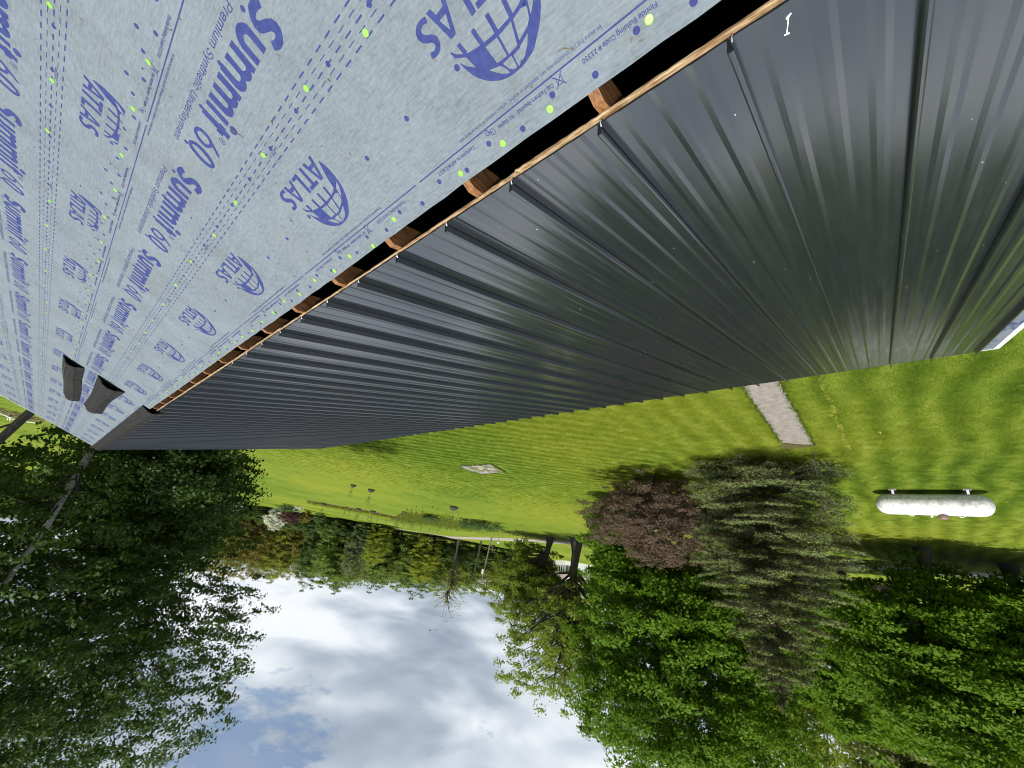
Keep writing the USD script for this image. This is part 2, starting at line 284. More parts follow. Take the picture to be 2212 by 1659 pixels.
sheet(affinity.scale(Point(-21.6, 3.0).buffer(1.0, 12), 0.42, 0.75), 0.006, dirt, 'bare_soil', 'reddish bare soil at the end of the footpath', 'structure')
# ragged grass blades along the path and over the near lawn's edge of it
def tufts(name, pts, h, label, m, n=5, seed=1, w=0.012, cat='grass'):
    g = np.random.default_rng(seed); pts = np.repeat(np.asarray(pts, float), n, 0); k = len(pts)
    base = pts + np.c_[g.normal(0, 0.03, (k, 2)), np.zeros(k)]; a = g.uniform(0, 6.283, k); hh = h * g.uniform(0.5, 1.2, k)
    lean = np.c_[np.cos(a), np.sin(a)] * (g.uniform(0.1, 0.7, k) * hh)[:, None]; s = np.c_[-np.sin(a), np.cos(a)] * w
    v = np.stack([base + np.c_[s, np.zeros(k)], base - np.c_[s, np.zeros(k)], base + np.c_[lean, hh]], 1).reshape(-1, 3)
    return tag(obj(name, trimesh.Trimesh(v, np.arange(3 * k).reshape(-1, 3), process=False), m), label, cat, kind='stuff')


blade = leaf_mat('grass_blade', [(0.06, 0.10, 0.012), (0.10, 0.15, 0.02), (0.16, 0.19, 0.035)], 0.3)
E = np.array(edge); keep = E[:, 0] < -10
tufts('grass_fringe', np.c_[np.repeat(E[keep], 5, 0) + rng.normal(0, 0.05, (keep.sum() * 5, 2)), np.zeros(keep.sum() * 5)], 0.075, 'ragged grass creeping over the edges of the footpath', blade, 5)
yel = leaf_mat('straw_blade', [(0.46, 0.45, 0.10), (0.56, 0.55, 0.14), (0.62, 0.60, 0.2)], 0.5)
ys = rng.uniform(-22.7, -9.5, 420); ys = ys[(np.sin(ys * 3.1) + rng.normal(0, 0.7, 420) > -0.5)]
tufts('dry_grass_line', np.c_[ys, 1.15 + 0.05 * np.sin(ys * 2.3) + rng.normal(0, 0.035, len(ys)), np.zeros(len(ys))], 0.06, 'thin broken line of yellow dead grass beside the footpath', yel, 4, 5, 0.014)
dl = mat('dandelion', {'p': (PB, {'base_color': (0.6, 0.5, 0.02), 'roughness': 0.6})}, surface='p.BSDF')
dp = np.c_[rng.uniform(-33, -12, 150), rng.uniform(-9, 18, 150)]
tufts('dandelions', np.c_[dp, np.full(150, 0.0)][:26], 0.07, 'scattered tiny yellow dandelions in the near lawn', dl, 4, 6, 0.03, 'flowers')
tall = leaf_mat('tall_grass_blade', [(0.12, 0.15, 0.02), (0.25, 0.24, 0.06), (0.36, 0.31, 0.14)], 0.3)
pp = np.c_[rng.normal(-57, 6.5, 5200), rng.normal(80, 9, 5200)]
pp = pp[(pp[:, 0] + 0.55 * (pp[:, 1] - 80) < -52) & (pp[:, 0] > -74)]
tufts('tall_meadow_grass', np.c_[pp, np.zeros(len(pp))], 0.55, 'patch of long straw-tinted grass left unmown in the field', tall, 4, 7, 0.035)
slab = Polygon([(-21.75, 27.05), (-21.65, 23.2), (-23.85, 23.65), (-24.15, 27.0)])
sl = thing('concrete_slab', 'weathered mossy concrete slab lying flat in the open lawn', 'slab', (-22.9, 25.2, 0))
g = trimesh.creation.extrude_polygon(affinity.translate(slab, 22.9, -25.2), 0.16, engine='earcut'); g.apply_translation((0, 0, -0.08)); obj('slab', g, mossy, sl)



def lawn_grass():
    """Short blades on the part of the lawn near enough to read as grass: clumps of blades, scattered."""
    pi = UsdGeom.PointInstancer.Define(stage, '/World/lawn_grass')
    tag(pi.GetPrim(), 'short mown grass blades covering the near lawn', 'grass', kind='stuff')
    g = np.random.default_rng(88)
    for k in range(3):
        n = 46; b = np.c_[g.normal(0, 0.10, (n, 2)), np.full(n, -0.004)]; a = g.uniform(0, 6.283, n); h = g.uniform(0.025, 0.062, n); L = np.c_[np.cos(a), np.sin(a)] * (h * g.uniform(0.2, 1.1, n))[:, None]; w = np.c_[-np.sin(a), np.cos(a)] * 0.006
        v = np.stack([b + np.c_[w, 0 * a], b - np.c_[w, 0 * a], b + np.c_[L, h]], 1).reshape(-1, 3)
        q = str(pi.GetPath()) + '/' + ('grass_clump' if k == 0 else 'grass_clump_%03d' % k)
        usdkit.mesh(stage, q, trimesh.Trimesh(v, np.arange(3 * n).reshape(-1, 3), process=False), grass_blades); pi.CreatePrototypesRel().AddTarget(q)
    n = 230000; x = -9.5 - 48 * g.random(n) ** 1.35; y = g.uniform(-22, 58, n); dist = np.hypot(x + 6, y - 4)
    keep = (y < 40 + (-x) * 1.35) & (y > -2 + x * 0.36) & (g.random(n) < np.clip(1.35 - dist / 42, 0, 1) ** 1.8) & ~((x > -21.6) & (y > 2.3) & (y < 3.4)) & ~((x < -21.6) & (x > -24.2) & (y > 23.2) & (y < 27.1))
    pos = np.c_[x, y, np.zeros(n)][keep]; m = len(pos); r = g.uniform(0, np.pi, m); sc = g.uniform(0.7, 1.25, m)
    pi.CreatePositionsAttr(Vt.Vec3fArray.FromNumpy(pos.astype(np.float32))); pi.CreateProtoIndicesAttr(Vt.IntArray.FromNumpy(g.integers(0, 3, m).astype(np.int32)))
    pi.CreateScalesAttr(Vt.Vec3fArray.FromNumpy(np.repeat(sc[:, None], 3, 1).astype(np.float32))); pi.CreateOrientationsAttr(Vt.QuathArray([Gf.Quath(math.cos(t), 0, 0, math.sin(t)) for t in r]))


lawn_grass()

sc_ = np.array(slab.exterior.coords); sp2 = np.vstack([sc_[i] + (sc_[i + 1] - sc_[i]) * np.linspace(0, 1, 90)[:, None] for i in range(4)])
tufts('slab_grass_fringe', np.c_[sp2 + rng.normal(0, 0.07, sp2.shape), np.zeros(len(sp2))], 0.14, 'grass tufts creeping over the edges of the mossy slab', blade, 6, 17, 0.014)

# ---------------------------------------------------------------- the building
YN, YF, LE = -1.29, 17.866, 6.70           # near gable, far gable, length of the slopes
B = thing('metal_roofed_building', 'long gabled building whose roof is half dark metal, half printed blue underlayment', 'building', (0, 8.3, 0))


def part(name, mesh, m, parent=None, smooth=False, label=None, kind=None):
    if not isinstance(mesh, trimesh.Trimesh):
        mesh = trimesh.Trimesh(*mesh, process=False)
    mesh = mesh.copy(); mesh.apply_translation((0, -8.3, 0))
    return obj(name, mesh, m, parent or B, smooth, label, kind)


def slope_box(side, t0, t1, y0, y1, h0, h1):
    f = roofR if side > 0 else roofL
    v = np.array([f(t, y, h) for h in (h0, h1) for y in (y0, y1) for t in (t0, t1)])
    q = [(0, 1, 3, 2), (4, 6, 7, 5), (0, 4, 5, 1), (2, 3, 7, 6), (0, 2, 6, 4), (1, 5, 7, 3)]
    m = trimesh.Trimesh(v, [x for a in q for x in ((a[0], a[1], a[2]), (a[0], a[2], a[3]))], process=False)
    m.fix_normals(); return m


xe, ze = LE * CT, RIDGE - LE * ST
xw = xe - 0.45
zw = RIDGE - 0.10 - (xw / CT) * ST - 0.10
part('wall', bx(-xw, -xw + 0.12, YN + 0.1, YF - 0.25, 0, zw), siding); part('wall', bx(xw - 0.12, xw, YN + 0.1, YF - 0.25, 0, zw), siding)
gab = [(-xw + 0.121, 0), (xw - 0.121, 0), (xw - 0.121, zw), (0, RIDGE - 0.25), (-xw + 0.121, zw)]
part('gable_wall', prism_y(gab, YN + 0.1, YN + 0.22), siding); part('gable_wall', prism_y(gab, YF - 0.37, YF - 0.25), siding)
part('attic_floor', bx(-xw + 0.13, xw - 0.13, YN + 0.25, YF - 0.4, 3.3, 3.4), dark_in)
# trusses two feet apart, their tops showing in the open ridge
for k in range(-2, 29):
    y = 0.5062 + 0.6096 * k
    if y > YF - 0.5 or y < YN + 0.3: continue
    d = 0.0165 / CT
    out = [(-2.6, RIDGE - d - 2.6 * ST / CT), (0, RIDGE - d - 0.004), (2.6, RIDGE - d - 2.6 * ST / CT), (2.6, RIDGE - d - 2.6 * ST / CT - 0.14), (0, RIDGE - d - 0.15), (-2.6, RIDGE - d - 2.6 * ST / CT - 0.14)]
    part('truss', prism_y(out, y - 0.019, y + 0.019), lumber)
# roof boards
rb = np.random.default_rng(9)
ys_ = [YN + 0.05] + list(np.arange(0.9, YF - 1.0, 2.44)) + [YF - 0.05]
for s in (1, -1):
    for a, b in zip(ys_[:-1], ys_[1:]):
        o = rb.normal(0, 0.004); t0 = (0.055 if s > 0 else 0.040) + o
        q = slope_box(s, t0, LE - 0.03, a, b, -0.0145, -0.0015)
        if s < 0:                      # the sawn edge of the strand board is rough and slightly bowed
            yy = np.linspace(a + 0.001, b - 0.001, int((b - a) / 0.02)); w = t0 + 0.004 * np.sin((yy - a) / (b - a) * np.pi) + rb.normal(0, 0.0011, len(yy))
            prof = np.array([roofL(w, yy, -0.0005 + rb.normal(0, .0004, len(yy))), roofL(w - 0.0025 + rb.normal(0, .0008, len(yy)), yy, -0.006 + 0 * yy), roofL(w, yy, -0.0145 + 0 * yy), roofL(w + 0.4, yy, -0.0145 + 0 * yy), roofL(w + 0.4, yy, -0.0005 + 0 * yy)])
            n_ = len(yy); f = []
            for r_ in range(4):
                for c_ in range(n_ - 1):
                    i0 = r_ * n_ + c_; f += [(i0, i0 + 1, i0 + n_ + 1), (i0, i0 + n_ + 1, i0 + n_)]
            strip = trimesh.Trimesh(prof.reshape(-1, 3), f, process=False)
            q = join([slope_box(s, 0.41, LE - 0.03, a, b, -0.0145, -0.0015), strip])
        part('roof_board', q, osb)

# white edge trim along both gables, dark trim at the eaves
for s in (1, -1):
    for y0, y1 in ((YN, YN + 0.05), (YF - 0.05, YF)):
        part('rake_trim', slope_box(s, 0.012, LE - 0.002, y0 + (0.001 if s > 0 else 0), y1, -0.16, 0.004), white_trim)
part('eave_trim', slope_box(1, LE - 0.028, LE, YN + 0.052, YF - 0.052, -0.14, -0.002), white_trim)
part('eave_trim', slope_box(-1, LE - 0.028, LE, YN + 0.052, -1.10, -0.14, 0.003), white_trim)
part('eave_trim', slope_box(-1, LE - 0.028, LE, -1.098, YF - 0.052, -0.14, -0.002), seam_metal, label='dark eave trim under the metal panels')

# ---- standing seam panels, sixteen inches wide, three low ribs in each
PW, Y0 = 0.4064, 0.1283
T0, T1 = 0.053, 6.694
rib = lambda c: [(c - 0.030, 0.0), (c - 0.011, 0.0029), (c + 0.011, 0.0029), (c + 0.030, 0.0)]
prng = np.random.default_rng(21)


def panel(y, w, first):
    # profile across the panel (y, height): seam first, then pan with ribs
    top = [(0.0015, 0.001), (-0.0065, 0.039), (-0.0060, 0.0425), (-0.0015, 0.0445), (0.0060, 0.0445), (0.0105, 0.0425), (0.0110, 0.039), (0.0050, 0.004), (0.0090, 0.001)]
    ribs = [r for c in (0.092, 0.205, 0.318) for r in rib(c) if c + 0.035 < w]
    pr = np.array(top + [(a, b + 0.001) for a, b in ribs] + [(w - 0.0005, 0.001)])
    n = len(pr); ts = np.linspace(T0 + prng.normal(0, 0.0025), T1 + prng.normal(0, 0.001), 24)
    wob = prng.normal(0, 1, 3)
    v = []
    for t in ts:
        oil = 0.00035 * (wob[0] * np.sin(t * 2.1 + wob[1]) + wob[2] * np.sin(t * 4.7))         # slight oil-canning between ribs
        h = pr[:, 1] + np.where(pr[:, 1] < 0.0060, oil * np.sin(np.clip(pr[:, 0] / w, 0, 1) * np.pi), 0)
        v.append(roofL(np.full(n, t), y + pr[:, 0], h + 0.0045))
    v = np.array(v); k = len(ts)
    f = []
    for i in range(k - 1):
        for j in range(n - 1):
            a = i * n + j; f += [(a, a + 1, a + n + 1), (a, a + n + 1, a + n)]
    V = v.reshape(-1, 3)
    # underside and end caps give the sheet its thickness
    low = np.array([roofL(ts[0], y + pr[0, 0], 0.0025), roofL(ts[0], y + pr[-1, 0], 0.0025), roofL(ts[-1], y + pr[0, 0], 0.0025), roofL(ts[-1], y + pr[-1, 0], 0.0025)])
    b = len(V); V = np.vstack([V, low])
    for j in range(n - 1):
        f += [(b, j + 1, j), (b + 2, (k - 1) * n + j, (k - 1) * n + j + 1)]
    f += [(b, b + 1, n - 1), (b + 2, k * n - 1, b + 3)]
    # inside edge of the open top end
    return trimesh.Trimesh(V, np.array(f)[:, ::-1], process=False)


n_p = int((YF - 0.03 - (Y0 - 3 * PW)) / PW)
for i in range(-3, n_p - 2):
    y = Y0 + i * PW; w = min(PW, YF - 0.052 - y)
    if w < 0.12: continue
    part('metal_panel', panel(y, w, i == -3), metal, smooth=8)
    if y < 5:                                    # bright crimp and clip inside the open end of the seam
        c = tube([roofL(T0 - 0.004, y - 0.009, 0.004), roofL(T0 - 0.002, y - 0.006, 0.012), roofL(T0 + 0.004, y - 0.0055, 0.02)], 0.0028, 5)
        part('seam_clip', c, steel)

# ---- underlayment courses with their print
ART = json.loads('''{"summit":[[[[3073,-1809],[3082,-1823],[3094,-1831],[3111,-1834],[3126,-1829],[3141,-1817],[3151,-1801],[3149,-1669],[3212,-1669],[3213,-1809],[3202,-1837],[3183,-1864],[3159,-1883],[3137,-1893],[3105,-1898],[3074,-1894],[3043,-1879],[3022,-1861],[3008,-1842],[3010,-1671],[3073,-1669],[3071,-1795]]],[[[3310,-1693],[3333,-1675],[3361,-1665],[3393,-1666],[3420,-1679],[3434,-1697],[3453,-1678],[3487,-1665],[3523,-1664],[3551,-1676],[3576,-1703],[3583,-1734],[3573,-1885],[3508,-1886],[3512,-1752],[3506,-1735],[3489,-1726],[3468,-1727],[3448,-1736],[3438,-1749],[3440,-1886],[3374,-1885],[3383,-1750],[3376,-1737],[3359,-1727],[3338,-1727],[3321,-1735],[3315,-1750],[3306,-1888],[3243,-1888],[3249,-1670],[3307,-1667]]],[[[4034,-1882],[3981,-1881],[3983,-1665],[4045,-1664]]],[[[3678,-1690],[3700,-1672],[3725,-1664],[3755,-1663],[3785,-1677],[3800,-1693],[3828,-1670],[3855,-1661],[3889,-1662],[3912,-1671],[3934,-1695],[3940,-1724],[3939,-1883],[3871,-1880],[3872,-1743],[3868,-1730],[3853,-1722],[3829,-1723],[3814,-1733],[3811,-1746],[3805,-1882],[3740,-1882],[3741,-1743],[3736,-1731],[3719,-1723],[3698,-1725],[3681,-1736],[3677,-1751],[3673,-1883],[3608,-1884],[3611,-1667],[3671,-1666]]],[[[4422,-1883],[4392,-1869],[4377,-1855],[4367,-1842],[4359,-1821],[4356,-1803],[4358,-1770],[4364,-1751],[4383,-1719],[4450,-1634],[4476,-1610],[4485,-1607],[4499,-1607],[4503,-1611],[4499,-1622],[4454,-1682],[4449,-1693],[4450,-1696],[4473,-1698],[4499,-1707],[4512,-1716],[4527,-1731],[4535,-1748],[4542,-1772],[4542,-1783],[4536,-1810],[4522,-1837],[4496,-1864],[4477,-1879],[4456,-1884]],[[4467,-1844],[4479,-1833],[4490,-1809],[4495,-1787],[4495,-1759],[4484,-1740],[4475,-1733],[4456,-1725],[4439,-1727],[4416,-1740],[4403,-1764],[4397,-1788],[4398,-1818],[4408,-1836],[4426,-1848],[4436,-1850],[4451,-1850]]],[[[4089,-1663],[4106,-1662],[4115,-1608],[4174,-1609],[4171,-1660],[4206,-1660],[4205,-1723],[4177,-1723],[4172,-1880],[4107,-1882],[4108,-1726],[4089,-1724]]],[[[4655,-1884],[4632,-1870],[4609,-1851],[4590,-1818],[4583,-1780],[4585,-1722],[4598,-1673],[4610,-1651],[4627,-1627],[4641,-1615],[4660,-1604],[4674,-1600],[4690,-1599],[4716,-1608],[4729,-1616],[4745,-1633],[4754,-1651],[4764,-1694],[4765,-1723],[4761,-1762],[4744,-1826],[4735,-1846],[4722,-1863],[4710,-1872],[4694,-1881],[4668,-1885]],[[4682,-1839],[4695,-1820],[4702,-1800],[4712,-1754],[4715,-1708],[4713,-1684],[4706,-1652],[4697,-1639],[4682,-1634],[4674,-1638],[4669,-1645],[4651,-1680],[4635,-1737],[4632,-1782],[4637,-1817],[4646,-1834],[4660,-1846],[4670,-1848]]],[[[2826,-1815],[2865,-1819],[2894,-1813],[2902,-1799],[2882,-1781],[2823,-1756],[2780,-1727],[2763,-1692],[2770,-1649],[2803,-1616],[2845,-1595],[2890,-1592],[2927,-1603],[2957,-1622],[2925,-1672],[2896,-1656],[2867,-1654],[2848,-1661],[2844,-1678],[2861,-1694],[2936,-1728],[2964,-1753],[2967,-1793],[2948,-1829],[2914,-1861],[2886,-1879],[2850,-1883],[2811,-1877],[2758,-1850],[2791,-1802]]],[[[3994,-1640],[3980,-1627],[3975,-1608],[3977,-1597],[3988,-1581],[4003,-1572],[4023,-1570],[4034,-1572],[4050,-1583],[4063,-1606],[4062,-1615],[4056,-1627],[4046,-1635],[4023,-1645],[4003,-1645]]]],"atlas":[[[[3554,-841],[3614,-1034],[3571,-1034],[3562,-988],[3488,-988],[3476,-1035],[3436,-1035],[3504,-842]],[[3529,-875],[3497,-956],[3556,-955]]],[[[3600,-842],[3756,-842],[3755,-874],[3697,-876],[3693,-1034],[3653,-1033],[3654,-875],[3601,-876]]],[[[3813,-998],[3879,-998],[3876,-1031],[3770,-1032],[3773,-841],[3812,-840]]],[[[3968,-840],[4006,-839],[4012,-842],[4071,-1032],[4029,-1032],[4015,-986],[3943,-989],[3932,-1032],[3895,-1031],[3961,-845]],[[3982,-873],[3952,-952],[4015,-953]]],[[[4099,-995],[4129,-1004],[4148,-1002],[4165,-993],[4168,-976],[4156,-960],[4118,-941],[4096,-923],[4088,-910],[4086,-899],[4089,-882],[4094,-869],[4111,-849],[4136,-837],[4171,-834],[4186,-836],[4203,-842],[4206,-848],[4205,-853],[4197,-870],[4186,-872],[4167,-867],[4155,-867],[4137,-874],[4130,-886],[4133,-895],[4142,-906],[4185,-928],[4201,-941],[4210,-953],[4217,-969],[4218,-982],[4210,-1002],[4191,-1020],[4171,-1029],[4142,-1034],[4112,-1033],[4090,-1028],[4085,-1020],[4093,-998]]],[[[3977,-727],[3943,-717],[3859,-702],[3869,-790],[3839,-794],[3829,-698],[3737,-694],[3739,-794],[3709,-795],[3707,-694],[3595,-699],[3611,-700],[3606,-796],[3576,-795],[3581,-701],[3524,-712],[3496,-724],[3488,-730],[3481,-742],[3464,-814],[3405,-956],[3398,-959],[3392,-952],[3376,-917],[3368,-886],[3363,-844],[3364,-785],[3367,-755],[3374,-718],[3389,-677],[3418,-624],[3460,-574],[3486,-550],[3557,-493],[3585,-480],[3639,-466],[3682,-459],[3755,-458],[3794,-463],[3839,-475],[3868,-486],[3911,-510],[3941,-532],[3964,-553],[3991,-584],[4009,-610],[4036,-670],[4067,-784],[4067,-795],[4057,-790],[4044,-771],[4029,-758],[3990,-733],[4000,-791],[3971,-796],[3959,-730]],[[3408,-716],[3397,-755],[3466,-711],[3491,-630],[3442,-673]],[[3984,-711],[4055,-750],[4045,-714],[4017,-675],[3962,-628]],[[3536,-602],[3506,-625],[3487,-679],[3528,-691],[3596,-678],[3622,-573]],[[3735,-670],[3837,-677],[3819,-565],[3737,-560]],[[3611,-679],[3722,-669],[3721,-557],[3645,-564]],[[3702,-470],[3684,-478],[3659,-504],[3671,-481],[3633,-494],[3588,-530],[3552,-575],[3636,-549],[3640,-542],[3700,-539]],[[3789,-523],[3813,-545],[3894,-570],[3843,-518],[3801,-487],[3769,-476]],[[3723,-472],[3711,-479],[3709,-544],[3787,-542],[3770,-505],[3748,-482]]]]}''')


def art(k):
    return unary_union([Polygon([(a / 2000, b / 2000) for a, b in r[0]], [[(a / 2000, b / 2000) for a, b in h] for h in r[1:]]).buffer(0) for r in ART[k]]).buffer(0.0012, join_style=1).buffer(-0.0024, join_style=1).buffer(0.0012, join_style=1)


def shape_of(m):
    """Flat outline (in the xy plane) of a text mesh."""
    v, f = m.vertices, m.faces; up = m.face_normals[:, 2] > 0.9
    return unary_union([Polygon(v[t][:, :2]) for t in f[up]])


_txt = {}


def text(s, h, y0, y1, v0, slant=0.0, bold=False):
    """Text fitted between y0 and y1 (reading along the ridge), baseline v0."""
    key = (s, bold)
    if key not in _txt:
        _txt[key] = shape_of(meshkit.text_mesh(s, 1.0, 0.01, bold))
    g = _txt[key]; b = g.bounds
    g = affinity.affine_transform(g, [(y1 - y0) / (b[2] - b[0]), slant * h, 0, h, y0 - b[0] * (y1 - y0) / (b[2] - b[0]), v0])
    return g


P = 1.18
summit, atlas = art('summit'), art('atlas')
SUMMIT0, ATLAS0 = 1.379, 1.681


def repeat_unit(detail):
    """All print of one repeat (y from 0.4 to 1.58), v = -t, as shapely geometry. detail: 2 near .. 0 far."""
    out = [summit, atlas]
    out.append(text('Premium Synthetic Underlayment', 0.030, 1.503, 2.394, -1.006, 0.25))
    out += [sbox(0.36 + P, -0.158, 1.295 + P, -0.153), sbox(1.325 + P, -0.158, 1.325 + P + 0.215, -0.153)]
    out += [sbox(0.36 + P, -1.127, 1.295 + P, -1.122), sbox(1.325 + P, -1.127, 1.325 + P + 0.215, -1.122)]
    for v, o in ((0, 0.0), (1, 0.37)):
        b1, b2 = (-0.181, -0.139) if v == 0 else (-1.110, -1.158)
        hh = 0.013
        if detail:
            out.append(text('Be aware that slip resistance may vary dependent on weather, surface conditions or footwear being used.', 0.0115, 0.403 + P + o, 1.017 + P + o, b1))
            out.append(text('Cap Fastners Required - NO Staples', hh, 0.60 + P + o, 0.845 + P + o, b2, 0, True))
            out.append(text('Florida Building Code # 21350', hh, 0.255 + P + o, 0.49 + P + o, b2, 0, True))
            out.append(text('Conforms to: ASTM D 8257', hh, 0.974 + P + o, 1.188 + P + o, b2, 0, True))
        else:
            for a, b in ((0.60, 0.845), (0.255, 0.49), (0.974, 1.188)):
                out.append(sbox(a + P + o, b2, b + P + o, b2 + 0.006))
            out.append(sbox(0.403 + P + o, b1 + .002, 1.017 + P + o, b1 + 0.008))
        # little nail and crossed-out staple pictograms
        c = (0.873 + P + o, b2 + 0.005); ring = lambda x, y, r: Point(x, y).buffer(r, 8).difference(Point(x, y).buffer(r - 0.0022, 8))
        out += [ring(c[0], c[1], 0.011), ring(c[0] + 0.022, c[1] - 0.008, 0.010), LineString([c, (c[0] + 0.022, c[1] - 0.008)]).buffer(0.0016)]
        c = (0.578 + P + o, b2 + 0.006)
        out += [LineString([(c[0] - 0.012, c[1] - 0.012), (c[0] - 0.012, c[1] + 0.012), (c[0] + 0.008, c[1] + 0.012), (c[0] + 0.008, c[1] - 0.012)]).buffer(0.0014), LineString([(c[0] - 0.018, c[1] - 0.018), (c[0] + 0.016, c[1] + 0.018)]).buffer(0.0014), LineString([(c[0] - 0.018, c[1] + 0.018), (c[0] + 0.016, c[1] - 0.018)]).buffer(0.0014)]
    out.append(text('Center Line 24"', 0.013, 1.854, 1.946, -0.640))
    # registered mark
    out += [Point(2.131, -0.822).buffer(0.0165, 10).difference(Point(2.131, -0.822).buffer(0.0135, 10)), text('R', 0.015, 2.126, 2.137, -0.829)]
    # five rows of dashes
    n = 16
    for r, (v, w) in enumerate(((0.602, 0.0055), (0.627, 0.003), (0.651, 0.0055), (0.676, 0.003), (0.701, 0.0055))):
        for k in range(n):
            y = 1.152 + k * P / n + (0.012 if r % 2 else 0)
            out.append(sbox(y - 0.019, -v - w / 2, y + 0.019, -v + w / 2))
    # fastening dots
    for k in range(8):
        y = 0.323 + P + k * P / 8
        for v in ((0.111, 0.083)[k % 2], (1.180, 1.152)[k % 2] + 0.03):
            out.append(Point(y, -v).buffer(0.0105, 8))
    for k in range(4):
        y = 1.156 + k * P / 4
        out += [Point(y, -0.353).buffer(0.0105, 8), Point(y + 0.15, -0.651).buffer(0.0105, 8), Point(y + 0.02, -0.95).buffer(0.0105, 8)]
    return out


def tri(geoms, zf, h):
    V, F, n = [], [], 0
    for g in geoms:
        for q in getattr(g, 'geoms', [g]):
            if q.is_empty or q.geom_type != 'Polygon' or q.area < 2e-6: continue
            v, f = trimesh.creation.triangulate_polygon(q, engine='earcut')
            V.append(v); F.append(f + n); n += len(v)
    V = np.vstack(V); F = np.vstack(F)
    w = zf(-V[:, 1], V[:, 0], h)
    m = trimesh.Trimesh(w, F, process=False)
    if len(F) and np.mean(m.face_normals[:, 2]) < 0: m.faces = m.faces[:, ::-1]
    return m


units = {d: [g.simplify(0.0006 if d == 2 else 0.002) for g in repeat_unit(1 if d else 0)] for d in (2, 1, 0)}
LAY = 0.0016


def height_R(t, y, course):
    """Height of a course's surface over the boards: laps, soft waves, a crinkled top hem."""
    h = 0.003 + 0.0008 * (3 - course)
    wave = 0.0028 * (meshkit.noise(np.stack([t * 2.3, y * 0.9, np.full_like(t, course * 7.7)], -1)) - 0.5)
    hem = 0.0085 * np.exp(-((t - 0.072) / 0.022) ** 2) * (meshkit.noise(np.stack([t * 9, y * 5.0 + t * 22, np.full_like(t, 3.3)], -1)) - 0.3) if course == 0 else 0
    return h + wave + hem


bounds = [(0.047, 1.222), (1.20, 2.115), (2.09, 3.01), (2.99, 3.90), (3.88, 4.80), (4.78, 5.70), (5.68, LE)]
YOFF = [0.0, 0.851, 0.30, 0.7, 0.2, 0.9, 0.4]
caps_done = 0


def cap_nail(f, t, y, h, r_):
    prof = [(0.0, 0.0030), (0.003, 0.0030), (0.0045, 0.0012), (0.0088, 0.0012), (0.0098, 0.0030), (0.0115, 0.0028), (0.0128, 0.0002)]
    m = trimesh.creation.revolve(np.array(prof)[::-1], sections=12)
    ax = np.array([ST, 0, CT]) + r_.normal(0, 0.04, 3); ax /= np.linalg.norm(ax); x = np.cross([0, 1, 0], ax); x /= np.linalg.norm(x); yv = np.cross(ax, x)
    M = np.eye(4); M[:3, 0], M[:3, 1], M[:3, 2], M[:3, 3] = x, yv, ax, f(t, y, h)
    m.apply_transform(M); return m


